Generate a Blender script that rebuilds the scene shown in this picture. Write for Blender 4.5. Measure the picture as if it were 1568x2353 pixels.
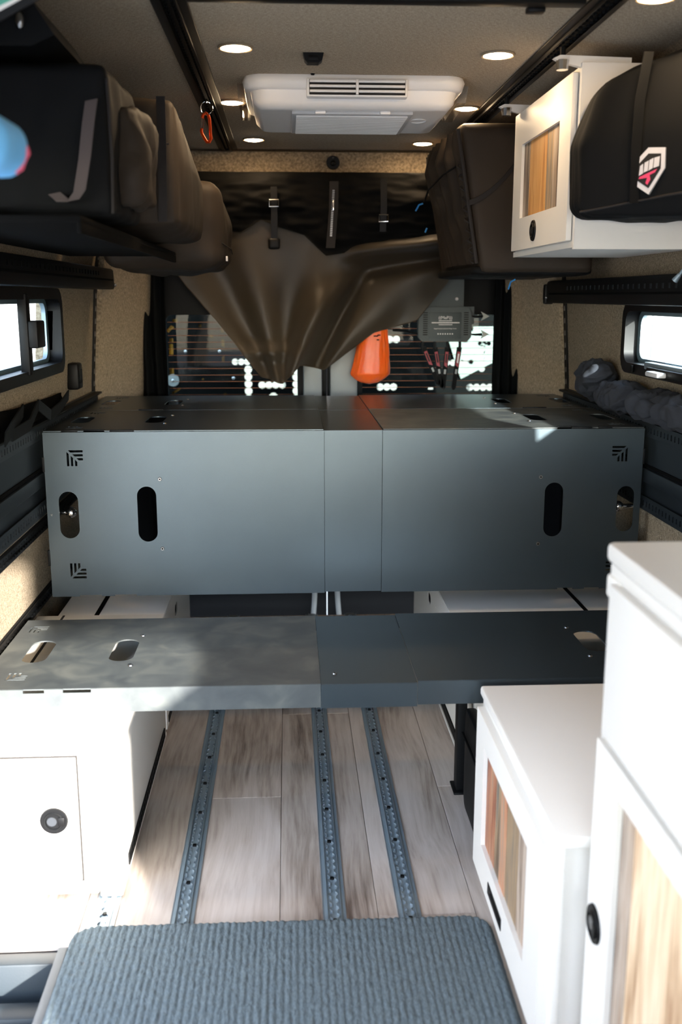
import bpy, bmesh, math, random
from mathutils import Vector, Matrix, noise
random.seed(7)
for o in list(bpy.data.objects): bpy.data.objects.remove(o)
SC = bpy.context.scene
COL = SC.collection

# ------------------------------------------------------------------ camera
cam_d = bpy.data.cameras.new('camera'); cam = bpy.data.objects.new('camera', cam_d); COL.objects.link(cam)
cam.location = (-.167, 0, 1.263)
cam.rotation_euler = (math.radians(90-12.2315), 0, math.radians(-3.0319))
cam_d.sensor_fit = 'VERTICAL'; cam_d.sensor_height = 36; cam_d.lens = 2288/2353*36
cam_d.clip_start = .05; cam_d.clip_end = 200
cam_d.dof.use_dof = True; cam_d.dof.focus_distance = 2.75; cam_d.dof.aperture_fstop = 3.2
SC.camera = cam

# ------------------------------------------------------------------ sky, sun, exposure
SUN = Vector((-.386, 1, -.27)).normalized()
w = bpy.data.worlds.new('sky'); SC.world = w; w.use_nodes = True
nt = w.node_tree; nt.nodes.clear()
wo = nt.nodes.new('ShaderNodeOutputWorld'); bg = nt.nodes.new('ShaderNodeBackground')
sk = nt.nodes.new('ShaderNodeTexSky'); sk.sky_type = 'NISHITA'; sk.sun_disc = False
sk.sun_elevation = math.radians(38); sk.sun_rotation = math.radians(180-21.1)
sk.air_density = 1.0; sk.dust_density = .6; sk.ozone_density = 1.5
bg.inputs['Strength'].default_value = 2.8
hs = nt.nodes.new('ShaderNodeHueSaturation'); hs.inputs['Saturation'].default_value = .62; nt.links.new(sk.outputs[0], hs.inputs['Color']); nt.links.new(hs.outputs[0], bg.inputs[0]); nt.links.new(bg.outputs[0], wo.inputs[0])
sd = bpy.data.lights.new('sun', 'SUN'); sd.energy = 42; sd.angle = math.radians(1.0); sd.color = (1, .95, .89)
so = bpy.data.objects.new('sun', sd); COL.objects.link(so)
so.rotation_euler = SUN.to_track_quat('-Z', 'Y').to_euler(); so.location = (3, -8, 6)
SC.view_settings.view_transform = 'Standard'; SC.view_settings.look = 'None'
SC.view_settings.exposure = 0.0; SC.view_settings.gamma = 1; SC.view_settings.use_curve_mapping = False

# ------------------------------------------------------------------ materials
def S(h):
    c = [int(h[i:i+2], 16)/255 for i in (0, 2, 4)]
    return tuple((x/12.92 if x <= .04045 else ((x+.055)/1.055)**2.4) for x in c)+(1,)
MATS = {}
def mat(name, col, rough=.5, metal=0, bump=0, bscale=300, var=0, vscale=20, stretch=(1, 1, 1), emit=0, spec=.5, coat=0, sheen=0):
    m = bpy.data.materials.new(name); m.use_nodes = True; MATS[name] = m
    t = m.node_tree; b = t.nodes['Principled BSDF']
    c = S(col) if isinstance(col, str) else col
    b.inputs['Base Color'].default_value = c; b.inputs['Roughness'].default_value = rough
    b.inputs['Metallic'].default_value = metal; b.inputs['Specular IOR Level'].default_value = spec
    if coat: b.inputs['Coat Weight'].default_value = coat; b.inputs['Coat Roughness'].default_value = .15
    if sheen: b.inputs['Sheen Weight'].default_value = sheen
    if emit:
        b.inputs['Emission Color'].default_value = c; b.inputs['Emission Strength'].default_value = emit
    if bump or var:
        tc = t.nodes.new('ShaderNodeTexCoord'); mp = t.nodes.new('ShaderNodeMapping'); mp.inputs['Scale'].default_value = stretch
        t.links.new(tc.outputs['Object'], mp.inputs[0])
    if bump:
        n = t.nodes.new('ShaderNodeTexNoise'); n.inputs['Scale'].default_value = bscale; n.inputs['Detail'].default_value = 3
        bp = t.nodes.new('ShaderNodeBump'); bp.inputs['Strength'].default_value = bump; bp.inputs['Distance'].default_value = .002
        t.links.new(mp.outputs[0], n.inputs['Vector']); t.links.new(n.outputs[0], bp.inputs['Height']); t.links.new(bp.outputs[0], b.inputs['Normal'])
    if var:
        n2 = t.nodes.new('ShaderNodeTexNoise'); n2.inputs['Scale'].default_value = vscale; n2.inputs['Detail'].default_value = 5
        mx = t.nodes.new('ShaderNodeMix'); mx.data_type = 'RGBA'
        mx.inputs['A'].default_value = tuple(x*(1-var) for x in c[:3])+(1,); mx.inputs['B'].default_value = tuple(min(1, x*(1+var)) for x in c[:3])+(1,)
        t.links.new(mp.outputs[0], n2.inputs['Vector']); t.links.new(n2.outputs[0], mx.inputs['Factor']); t.links.new(mx.outputs['Result'], b.inputs['Base Color'])
    return m

def ramp(t, fac, stops):
    r = t.nodes.new('ShaderNodeValToRGB'); e = r.color_ramp.elements
    while len(e) < len(stops): e.new(.5)
    for q, (p, c) in zip(e, stops): q.position = p; q.color = S(c) if isinstance(c, str) else c
    t.links.new(fac, r.inputs[0]); return r

def fabric(name, dark, mid, light, scale=1.0, rough=.95, axis='Y'):
    """woven headliner cloth: fine threads both ways with flecks"""
    m = bpy.data.materials.new(name); m.use_nodes = True; MATS[name] = m
    t = m.node_tree; b = t.nodes['Principled BSDF']; b.inputs['Roughness'].default_value = rough; b.inputs['Specular IOR Level'].default_value = .15
    tc = t.nodes.new('ShaderNodeTexCoord')
    outs = []
    for st in ((700, 110, 700), (110, 700, 110)):
        mp = t.nodes.new('ShaderNodeMapping'); mp.inputs['Scale'].default_value = tuple(s*scale for s in st)
        n = t.nodes.new('ShaderNodeTexNoise'); n.inputs['Scale'].default_value = 1; n.inputs['Detail'].default_value = 2
        t.links.new(tc.outputs['Object'], mp.inputs[0]); t.links.new(mp.outputs[0], n.inputs['Vector']); outs.append(n.outputs[0])
    ad = t.nodes.new('ShaderNodeMath'); ad.operation = 'ADD'; t.links.new(outs[0], ad.inputs[0]); t.links.new(outs[1], ad.inputs[1])
    hf = t.nodes.new('ShaderNodeMath'); hf.operation = 'MULTIPLY'; hf.inputs[1].default_value = .5; t.links.new(ad.outputs[0], hf.inputs[0])
    r = ramp(t, hf.outputs[0], [(.36, dark), (.5, mid), (.64, light)])
    t.links.new(r.outputs[0], b.inputs['Base Color'])
    bp = t.nodes.new('ShaderNodeBump'); bp.inputs['Strength'].default_value = .5; bp.inputs['Distance'].default_value = .001
    t.links.new(hf.outputs[0], bp.inputs['Height']); t.links.new(bp.outputs[0], b.inputs['Normal'])
    return m

def wood(name, stops, along='Y', fine=60, knots=True, rough=.5, spread=.35):
    m = bpy.data.materials.new(name); m.use_nodes = True; MATS[name] = m
    t = m.node_tree; b = t.nodes['Principled BSDF']; b.inputs['Roughness'].default_value = rough
    tc = t.nodes.new('ShaderNodeTexCoord'); oi = t.nodes.new('ShaderNodeObjectInfo')
    off = t.nodes.new('ShaderNodeVectorMath'); off.operation = 'SCALE'; off.inputs[0].default_value = (7, 13, 5)
    t.links.new(oi.outputs['Random'], off.inputs['Scale'])
    ad = t.nodes.new('ShaderNodeVectorMath'); ad.operation = 'ADD'; t.links.new(tc.outputs['Object'], ad.inputs[0]); t.links.new(off.outputs[0], ad.inputs[1])
    warp = t.nodes.new('ShaderNodeTexNoise'); warp.inputs['Scale'].default_value = 2.2; warp.inputs['Detail'].default_value = 1
    t.links.new(ad.outputs[0], warp.inputs['Vector'])
    ws = t.nodes.new('ShaderNodeVectorMath'); ws.operation = 'SCALE'; ws.inputs['Scale'].default_value = .05; t.links.new(warp.outputs['Color'], ws.inputs[0])
    a2 = t.nodes.new('ShaderNodeVectorMath'); a2.operation = 'ADD'; t.links.new(ad.outputs[0], a2.inputs[0]); t.links.new(ws.outputs[0], a2.inputs[1])
    mp = t.nodes.new('ShaderNodeMapping'); sc = [fine]*3; sc['XYZ'.index(along)] = fine*.05; mp.inputs['Scale'].default_value = sc
    t.links.new(a2.outputs[0], mp.inputs[0])
    g = t.nodes.new('ShaderNodeTexNoise'); g.inputs['Scale'].default_value = 1; g.inputs['Detail'].default_value = 5; g.inputs['Roughness'].default_value = .6
    t.links.new(mp.outputs[0], g.inputs['Vector'])
    mp2 = t.nodes.new('ShaderNodeMapping'); sc = [9]*3; sc['XYZ'.index(along)] = 2.0; mp2.inputs['Scale'].default_value = sc
    t.links.new(ad.outputs[0], mp2.inputs[0])
    k = t.nodes.new('ShaderNodeTexNoise'); k.inputs['Scale'].default_value = 1; k.inputs['Detail'].default_value = 3
    t.links.new(mp2.outputs[0], k.inputs['Vector'])
    mixf = t.nodes.new('ShaderNodeMath'); mixf.operation = 'MULTIPLY_ADD'; mixf.inputs[1].default_value = .45
    t.links.new(g.outputs[0], mixf.inputs[0])
    km = t.nodes.new('ShaderNodeMath'); km.operation = 'MULTIPLY'; km.inputs[1].default_value = .55; t.links.new(k.outputs[0], km.inputs[0])
    t.links.new(km.outputs[0], mixf.inputs[2])
    r = ramp(t, mixf.outputs[0], stops)
    out = r.outputs[0]
    if spread:
        hsv = t.nodes.new('ShaderNodeHueSaturation'); mr = t.nodes.new('ShaderNodeMapRange')
        mr.inputs['To Min'].default_value = 1-spread; mr.inputs['To Max'].default_value = 1+spread*.6
        t.links.new(oi.outputs['Random'], mr.inputs['Value']); t.links.new(mr.outputs[0], hsv.inputs['Value']); t.links.new(out, hsv.inputs['Color']); out = hsv.outputs[0]
    t.links.new(out, b.inputs['Base Color'])
    bp = t.nodes.new('ShaderNodeBump'); bp.inputs['Strength'].default_value = .15; bp.inputs['Distance'].default_value = .001
    t.links.new(g.outputs[0], bp.inputs['Height']); t.links.new(bp.outputs[0], b.inputs['Normal'])
    return m

def glass(name, tint=(.86, .9, .9, 1), refl=.08):
    m = bpy.data.materials.new(name); m.use_nodes = True; MATS[name] = m
    t = m.node_tree; t.nodes.clear(); o = t.nodes.new('ShaderNodeOutputMaterial'); mx = t.nodes.new('ShaderNodeMixShader')
    tr = t.nodes.new('ShaderNodeBsdfTransparent'); tr.inputs[0].default_value = tint
    gl = t.nodes.new('ShaderNodeBsdfGlossy'); gl.inputs['Roughness'].default_value = .02
    mx.inputs[0].default_value = refl
    t.links.new(tr.outputs[0], mx.inputs[1]); t.links.new(gl.outputs[0], mx.inputs[2]); t.links.new(mx.outputs[0], o.inputs[0]); return m

fabric('headliner', '85796a', 'a89a86', 'c6b9a4')
fabric('wallcloth', '5f5446', '857763', 'a39580')
mat('rugcloth', '5a6468', rough=.95, var=.55, vscale=300, stretch=(1, .4, 1), bump=.8, bscale=500, spec=.1)
mat('rail_metal', '1b2126', rough=.5, metal=.4, bump=.05, bscale=600)
mat('panel', '4b545a', rough=.33, metal=.85, bump=.10, bscale=900, var=.08, vscale=6)
mat('black_metal', '060708', rough=.55, bump=.05, bscale=600, spec=.2)
mat('black_plastic', '050506', rough=.5, spec=.22)
mat('black_rubber', '040404', rough=.85, spec=.1)
mat('white_metal', 'e6e2da', rough=.38, bump=.06, bscale=700)
mat('white_plastic', 'efedea', rough=.35)
mat('grey_plastic', 'c6c6c6', rough=.4)
mat('gap_dark', '201d1b', rough=.9)
mat('aluminium', 'b4bec4', rough=.28, metal=.8, bump=.05, bscale=400)
mat('aluminium_dull', '8797a0', rough=.45, metal=.5)
mat('chrome', 'd8d8d8', rough=.15, metal=1)
mat('steel_screw', '8c8c8c', rough=.3, metal=1)
mat('bag_black', '0a0b0c', rough=.75, bump=.25, bscale=900, spec=.18)
mat('bag_brown', '2f271f', rough=.65, bump=.25, bscale=900, spec=.25)
mat('bag_strap', '2a2726', rough=.75, bump=.3, bscale=1200, spec=.25)
mat('handle_web', '4d4442', rough=.8)
mat('curtain', '4a4033', rough=.42, sheen=.1, bump=.05, bscale=1500)
mat('curtain_black', '0c0b09', rough=.7, bump=.3, bscale=60, spec=.2)
mat('side_curtain', '0d1113', rough=.8, spec=.2)
mat('blue_cord', '2a7fc0', rough=.5)
mat('carabiner_orange', 'd8480f', rough=.28, metal=.55)
mat('blue_fabric', '6ab4ee', rough=.85, var=.25, vscale=14)
mat('pink_fabric', 'e4637e', rough=.85)
mat('clothes', '22262e', rough=.9, bump=.2, bscale=200)
mat('router_grey', '3c4446', rough=.6)
mat('label_white', 'd9d5d5', rough=.6)
mat('label_red', '8e2230', rough=.5)
mat('label_pink', 'e8466e', rough=.6)
mat('teal_print', '58a88f', rough=.6)
mat('sand_print', 'e0b36b', rough=.6)
mat('paper', 'e8e3dc', rough=.6)
mat('rack_panel', '050606', rough=.7, spec=.1); mat('sun_patch_plate', '8a968e', rough=.6)
mat('yellow_board', 'd99a1c', rough=.5)
mat('door_grey', '8f9494', rough=.45)
mat('door_black', '040506', rough=.6, spec=.2)
mat('seal_grey', '9b9d98', rough=.5)
mat('mat_edge', '4b5054', rough=.7)
mat('step_plastic', '1b242a', rough=.5, bump=.1, bscale=300)
mat('asphalt', '7f858a', rough=.95, var=.15, vscale=3)
mat('siding', '8f8c86', rough=.8, var=.06, vscale=2)
mat('lens', 'ffdcae', rough=.4, emit=175)
mat('copper_line', '7a4a2c', rough=.5, metal=.4)
mat('blocker_cloth', '26282a', rough=.9)
glass('window_glass'); glass('rear_glass', tint=(.45, .50, .49, 1), refl=.006); glass('clip_plastic', tint=(.8, .8, .8, 1), refl=.2)
m = mat('drybag', 'e8611c', rough=.33)
m.node_tree.nodes['Principled BSDF'].inputs['Subsurface Weight'].default_value = .3
m.node_tree.nodes['Principled BSDF'].inputs['Subsurface Radius'].default_value = (.05, .02, .01)
wood('floor_wood', [(.30, '5a4d44'), (.39, '8f8277'), (.48, 'aa9e93'), (.62, 'bbb1a8')], along='Y', fine=90, rough=.42, spread=.12)
wood('pine', [(.38, '8a5a2c'), (.47, 'c08748'), (.53, 'd9a768'), (.62, 'c79050')], along='Z', fine=70, spread=.08)
wood('pine_lit', [(.38, 'a07a58'), (.47, 'dcbd98'), (.53, 'ead2b2'), (.62, 'd2b590')], along='Z', fine=70, spread=.08)  # lightened copy of pine, strong light on the galley door put into its colour
wood('barn_grey', [(.38, '4b4038'), (.46, '8a7868'), (.54, 'b5a594'), (.63, '9b8067')], along='Z', fine=80, spread=.15)
wood('barn_red', [(.38, '5a2f22'), (.46, '9a5f45'), (.54, 'c08b68'), (.63, '8a8577')], along='Z', fine=80, spread=.15)
wood('barn_brown', [(.38, '3a2c22'), (.46, '75604a'), (.54, 'a68c6c'), (.63, '6f6a62')], along='Z', fine=80, spread=.15)

# ------------------------------------------------------------------ mesh helpers
def box(bm, a, b, bev=0, seg=2):
    v = [bm.verts.new((x, y, z)) for x in (a[0], b[0]) for y in (a[1], b[1]) for z in (a[2], b[2])]
    F = [(0, 1, 3, 2), (4, 6, 7, 5), (0, 4, 5, 1), (2, 3, 7, 6), (0, 2, 6, 4), (1, 5, 7, 3)]
    fs = [bm.faces.new([v[i] for i in f]) for f in F]
    if bev:
        es = {e for f in fs for e in f.edges}
        bmesh.ops.bevel(bm, geom=list(es), offset=bev, segments=seg, profile=.5, affect='EDGES')
    return bm
def frame_of(d):
    d = Vector(d).normalized(); u = d.orthogonal().normalized(); return u, d.cross(u)
def cyl(bm, p0, p1, r0, r1=None, n=16, cap=True):
    p0, p1 = Vector(p0), Vector(p1); r1 = r0 if r1 is None else r1; u, v = frame_of(p1-p0)
    A = [bm.verts.new(p0+(u*math.cos(t)+v*math.sin(t))*r0) for t in [2*math.pi*i/n for i in range(n)]]
    B = [bm.verts.new(p1+(u*math.cos(t)+v*math.sin(t))*r1) for t in [2*math.pi*i/n for i in range(n)]]
    for i in range(n): bm.faces.new((A[i], A[(i+1) % n], B[(i+1) % n], B[i]))
    if cap: bm.faces.new(A[::-1]); bm.faces.new(B)
    return bm
def tube(bm, pts, r, n=8, closed=False):
    pts = [Vector(p) for p in pts]; L = len(pts); rings = []; u = None
    for i, p in enumerate(pts):
        a = pts[(i-1) % L] if (closed or i > 0) else p; b = pts[(i+1) % L] if (closed or i < L-1) else p
        d = (b-a).normalized()
        if u is None: u = d.orthogonal().normalized()
        u = (u-d*u.dot(d)).normalized(); v = d.cross(u); rr = r[i] if isinstance(r, (list, tuple)) else r
        rings.append([bm.verts.new(p+(u*math.cos(2*math.pi*k/n)+v*math.sin(2*math.pi*k/n))*rr) for k in range(n)])
    for i in range(L if closed else L-1):
        A, B = rings[i], rings[(i+1) % L]
        for k in range(n): bm.faces.new((A[k], A[(k+1) % n], B[(k+1) % n], B[k]))
    if not closed: bm.faces.new(rings[0][::-1]); bm.faces.new(rings[-1])
    return bm
def ribbon(bm, pts, wdir, width, th=.0025):
    """flat strap along pts, width along wdir"""
    pts = [Vector(p) for p in pts]; wd = Vector(wdir).normalized()*width/2; rings = []
    for i, p in enumerate(pts):
        d = (pts[min(i+1, len(pts)-1)]-pts[max(i-1, 0)]).normalized(); nn = d.cross(wd).normalized()*th/2
        rings.append([bm.verts.new(p+q) for q in (-wd-nn, wd-nn, wd+nn, -wd+nn)])
    for A, B in zip(rings, rings[1:]):
        for k in range(4): bm.faces.new((A[k], A[(k+1) % 4], B[(k+1) % 4], B[k]))
    bm.faces.new(rings[0][::-1]); bm.faces.new(rings[-1]); return bm
def sphere(bm, c, r, n=16, sc=(1, 1, 1)):
    M = Matrix.Translation(c) @ Matrix.Diagonal((sc[0], sc[1], sc[2], 1))
    bmesh.ops.create_uvsphere(bm, u_segments=n, v_segments=n//2, radius=r, matrix=M); return bm
def prism(bm, poly, org, u, v, nrm, t):
    """polygon poly (2D) extruded by t along nrm"""
    org, u, v, nrm = Vector(org), Vector(u), Vector(v), Vector(nrm)
    A = [bm.verts.new(org+u*x+v*y) for x, y in poly]; B = [bm.verts.new(org+u*x+v*y+nrm*t) for x, y in poly]
    n = len(poly); bm.faces.new(A[::-1]); bm.faces.new(B)
    for i in range(n): bm.faces.new((A[i], A[(i+1) % n], B[(i+1) % n], B[i]))
    return bm
def grid(bm, fn, nu, nv):
    V = [[bm.verts.new(fn(i/nu, j/nv)) for j in range(nv+1)] for i in range(nu+1)]
    for i in range(nu):
        for j in range(nv): bm.faces.new((V[i][j], V[i+1][j], V[i+1][j+1], V[i][j+1]))
    return bm
def plate(outer, holes, t, org, u, v):
    """flat plate with real cut-outs; local x->u, y->v, thickness centred"""
    cu = bpy.data.curves.new('t', 'CURVE'); cu.dimensions = '2D'; cu.fill_mode = 'BOTH'; cu.extrude = t/2
    for pts in [outer]+holes:
        sp = cu.splines.new('POLY'); sp.points.add(len(pts)-1); sp.use_cyclic_u = True
        for q, (x, y) in zip(sp.points, pts): q.co = (x, y, 0, 1)
    ob = bpy.data.objects.new('t', cu); COL.objects.link(ob); dg = bpy.context.evaluated_depsgraph_get()
    me = bpy.data.meshes.new_from_object(ob.evaluated_get(dg)); bpy.data.objects.remove(ob); bpy.data.curves.remove(cu)
    u, v = Vector(u), Vector(v); n = u.cross(v); o = Vector(org)
    me.transform(Matrix(((u.x, v.x, n.x, o.x), (u.y, v.y, n.y, o.y), (u.z, v.z, n.z, o.z), (0, 0, 0, 1))))
    bm = bmesh.new(); bm.from_mesh(me); bpy.data.meshes.remove(me)
    bmesh.ops.remove_doubles(bm, verts=bm.verts, dist=1e-6); return bm
def rect(x0, x1, y0, y1): return [(x0, y0), (x1, y0), (x1, y1), (x0, y1)]
def rrect(x0, x1, y0, y1, r, n=5):
    P = []
    for cx, cy, a in ((x1-r, y0+r, -90), (x1-r, y1-r, 0), (x0+r, y1-r, 90), (x0+r, y0+r, 180)):
        for i in range(n+1): t = math.radians(a+90*i/n); P.append((cx+r*math.cos(t), cy+r*math.sin(t)))
    return P
def circ(cx, cy, r, n=12): return [(cx+r*math.cos(2*math.pi*i/n), cy+r*math.sin(2*math.pi*i/n)) for i in range(n)]
def obround(cx, cy, wd, h, n=8): return rrect(cx-wd/2, cx+wd/2, cy-h/2, cy+h/2, min(wd, h)/2*.999, n)
def emblem(cx, cy, fx, fy, s=.045):
    """three nested corner bars mirrored about the diagonal; corner at (cx,cy), fx/fy = direction away from corner"""
    H = []
    t = .0062; st = .0112; g = .0022
    for k in range(3):
        a = k*st
        p = [(a+g+t*.35, a), (s, a), (s, a+t), (a+g+t*1.35, a+t)]
        H.append([(cx+fx*x, cy+fy*y) for x, y in p]); H.append([(cx+fx*y, cy+fy*x) for x, y in p])
    return H
def soft(bm, c0, c1, n=14, rad=.05, bulge=.0, wr=.006, wsc=9, seed=0, warp=None, ridged=False):
    """soft rounded box between corners with bulge and wrinkles"""
    c0, c1 = Vector(c0), Vector(c1); h = (c1-c0)/2; c = (c0+c1)/2
    b2 = bmesh.new(); bmesh.ops.create_cube(b2, size=2); bmesh.ops.subdivide_edges(b2, edges=b2.edges, cuts=n, use_grid_fill=True)
    r = min(rad, min(h)*.95)
    for v in b2.verts:
        p = Vector((v.co.x*h.x, v.co.y*h.y, v.co.z*h.z))
        q = Vector([max(-(hh-r), min(hh-r, pp)) for pp, hh in zip(p, h)])
        d = p-q; d = d.normalized() if d.length > 1e-9 else d; pos = q+d*r
        f = (1-v.co.x**2)*(1-v.co.y**2)+(1-v.co.y**2)*(1-v.co.z**2)+(1-v.co.x**2)*(1-v.co.z**2)
        nn = d if d.length > 0 else Vector((0, 0, 1))
        pos = pos+nn*bulge*f
        s = Vector((pos.x*wsc+seed*3.1, pos.y*wsc+seed, pos.z*wsc*.6-seed))
        pos = pos+nn*(noise.noise(s)*wr+noise.noise(s*2.6)*wr*.5)
        if ridged:
            q_ = s+Vector((noise.noise(s*.5), noise.noise(s*.5+Vector((5, 1, 2))), noise.noise(s*.5+Vector((1, 7, 3)))))*1.2
            pos = pos+nn*wr*1.2*(1-2.2*abs(noise.noise(Vector((q_.x*.9, q_.y*.35, q_.z*1.3)))))
        if warp: pos = Vector(warp(pos, h))
        v.co = c+pos
    me = bpy.data.meshes.new('t'); b2.to_mesh(me); b2.free(); bm.from_mesh(me); bpy.data.meshes.remove(me); return bm
def text(s, size, org, u, v, align='CENTER', ext=.0004):
    cu = bpy.data.curves.new('t', 'FONT'); cu.body = s; cu.size = size; cu.align_x = align; cu.extrude = ext; cu.resolution_u = 2
    ob = bpy.data.objects.new('t', cu); COL.objects.link(ob); dg = bpy.context.evaluated_depsgraph_get()
    me = bpy.data.meshes.new_from_object(ob.evaluated_get(dg)); bpy.data.objects.remove(ob); bpy.data.curves.remove(cu)
    u, v = Vector(u), Vector(v); n = u.cross(v); o = Vector(org)
    me.transform(Matrix(((u.x, v.x, n.x, o.x), (u.y, v.y, n.y, o.y), (u.z, v.z, n.z, o.z), (0, 0, 0, 1))))
    bm = bmesh.new(); bm.from_mesh(me); bpy.data.meshes.remove(me); return bm

# ------------------------------------------------------------------ object helpers
def rootloc(p):
    while p.parent: p = p.parent
    return Vector(p.location)
def tag(o, label=None, cat=None, group=None, kind=None):
    for k, v in (('label', label), ('category', cat), ('group', group), ('kind', kind)):
        if v: o[k] = v
    return o
def make(name, bm, material, parent=None, label=None, cat=None, group=None, kind=None, smooth=35, solid=0):
    if solid: bmesh.ops.solidify(bm, geom=bm.faces[:], thickness=solid)
    bmesh.ops.recalc_face_normals(bm, faces=bm.faces)
    me = bpy.data.meshes.new(name); bm.to_mesh(me); bm.free()
    if smooth:
        me.polygons.foreach_set('use_smooth', [True]*len(me.polygons)); me.set_sharp_from_angle(angle=math.radians(smooth))
    me.materials.append(MATS[material])
    o = bpy.data.objects.new(name, me); COL.objects.link(o)
    if parent:
        me.transform(Matrix.Translation(-rootloc(parent))); o.parent = parent
    else:
        xs = [v.co for v in me.vertices]
        c = Vector(((min(v.x for v in xs)+max(v.x for v in xs))/2, (min(v.y for v in xs)+max(v.y for v in xs))/2, min(v.z for v in xs)))
        me.transform(Matrix.Translation(-c)); o.location = c
    return tag(o, label, cat, group, kind)
def thing(name, label, cat, loc, group=None, kind=None):
    o = bpy.data.objects.new(name, None); COL.objects.link(o); o.location = loc; o.empty_display_size = .05
    return tag(o, label, cat, group, kind)
def dup(root, delta, label):
    def rec(o, p):
        c = o.copy(); COL.objects.link(c); c.parent = p
        for ch in o.children: rec(ch, c)
        return c
    c = rec(root, None); c.location = Vector(root.location)+Vector(delta); c['label'] = label; return c
def B(): return bmesh.new()
UX, UY, UZ = (1, 0, 0), (0, 1, 0), (0, 0, 1)

# ================================================================== STRUCTURE
# ---- walls (profile x(z) leans in towards the roof)
PROF = [(-.25, .90), (.0, .90), (.55, .895), (.95, .885), (1.045, .878), (1.24, .864), (1.28, .861), (1.36, .853), (1.50, .830), (1.62, .805), (1.72, .775), (1.78, .745), (1.813, .70)]
def wx(z):
    for (a, xa), (b, xb) in zip(PROF, PROF[1:]):
        if z <= b: return xa+(xb-xa)*max(0, (z-a))/(b-a)
    return PROF[-1][1]
def wall(side, holes):
    bm = B(); zs = sorted(set([p[0] for p in PROF]+[z for h in holes for z in h[2:]])); ys = sorted(set([-.95, 3.74]+[.4*k for k in range(-2, 10)]+[y for h in holes for y in h[:2]]))
    V = {}
    def vert(y, z):
        if (y, z) not in V: V[(y, z)] = bm.verts.new((side*wx(z), y, z))
        return V[(y, z)]
    for y0, y1 in zip(ys, ys[1:]):
        for z0, z1 in zip(zs, zs[1:]):
            ym, zm = (y0+y1)/2, (z0+z1)/2
            if any(h[0] < ym < h[1] and h[2] < zm < h[3] for h in holes): continue
            bm.faces.new((vert(y0, z0), vert(y1, z0), vert(y1, z1), vert(y0, z1)))
    bmesh.ops.recalc_face_normals(bm, faces=bm.faces)
    r = bmesh.ops.extrude_face_region(bm, geom=bm.faces[:])
    for g in r['geom']:
        if isinstance(g, bmesh.types.BMVert): g.co.x += side*.05
    return bm
make('wall_left', wall(-1, [(.45, 1.745, -.25, 1.5), (2.05, 3.07, 1.06, 1.265)]), 'wallcloth', kind='structure',
     label='left van side wall covered in speckled beige cloth', cat='wall')
make('wall_right', wall(1, [(1.80, 2.985, 1.06, 1.235), (-.85, -.05, .72, 1.29)]), 'wallcloth', kind='structure',
     label='right van side wall covered in speckled beige cloth', cat='wall')
# ---- ceiling
bm = B(); box(bm, (-.72, -.6, 1.813), (.72, 4.06, 1.86))
make('ceiling', bm, 'headliner', kind='structure', label='cloth covered van ceiling with round lights', cat='ceiling')
# ---- rear header, pillars
bm = B(); prism(bm, [(0, 0), (-.035, -.012), (-.04, -.10), (0, -.115), (.06, -.115), (.06, 0)], (-.66, 4.06, 1.815), UY, UZ, UX, 1.32)
make('trim_1', bm, 'wallcloth', kind='structure', label='cloth covered header above the rear doors', cat='trim', smooth=60)
for s, n in ((-1, 2), (1, 3)):
    bm = B()
    pl = [(.905, 3.735), (.885, 3.735), (.735, 3.97), (.735, 4.10), (.905, 4.10)]
    lo = [bm.verts.new((s*x, y, .86)) for x, y in pl]; hi = [bm.verts.new((s*(x-.075 if i < 4 and i > 0 else x-.03), y, 1.5)) for i, (x, y) in enumerate(pl)]; tp = [bm.verts.new((s*(x-.22), y, 1.79)) for x, y in pl]
    for A, C_ in ((lo, hi), (hi, tp)):
        for i in range(5): bm.faces.new((A[i], A[(i+1) % 5], C_[(i+1) % 5], C_[i]))
    bm.faces.new(lo[::-1]); bm.faces.new(tp)
    make('trim_%d' % n, bm, 'wallcloth', kind='structure', label='beige cloth pillar at the %s of the rear doors' % ('left' if s < 0 else 'right'), cat='pillar')
for s, n in ((-1, 5), (1, 6)):
    bm = B(); prism(bm, [(s*.90, 3.735), (s*.885, 3.735), (s*.735, 3.97), (s*.735, 4.10), (s*.90, 4.10)], (0, 0, -.05), UX, UY, UZ, .909)  # black instead of cloth: darkness under the bed put into the colour
    make('trim_%d' % n, bm, 'door_black', kind='structure', label='lower %s rear corner under the bed, coloured black to stand for shade' % ('left' if s < 0 else 'right'), cat='trim')
# ---- cab front: header above the windscreen, dashboard; added visor and shade block light
bm = B(); box(bm, (-.86, -1.0, 1.53), (.86, -.92, 1.84)); box(bm, (.53, -.99, 1.345), (.86, -.93, 1.54)); box(bm, (-.8, -.95, 1.80), (.8, -.55, 1.86)); box(bm, (-.9, -1.05, -.2), (.9, -.95, .62)); box(bm, (-.9, -.99, 1.22), (.18, -.97, 1.54))
make('wall_front', bm, 'wallcloth', kind='structure', label='unseen cab front with visor and windscreen shade added to block light', cat='wall')
bm = B(); box(bm, (.13, -.36, -.01), (.70, -.12, .565), bev=.03)  # unseen block, added to shade the rug from the low sun
make('trim_4', bm, 'blocker_cloth', kind='structure', label='unseen dark block added to keep the sun off the rug', cat='trim')  # not a trim part: added only to block the sun
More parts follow.
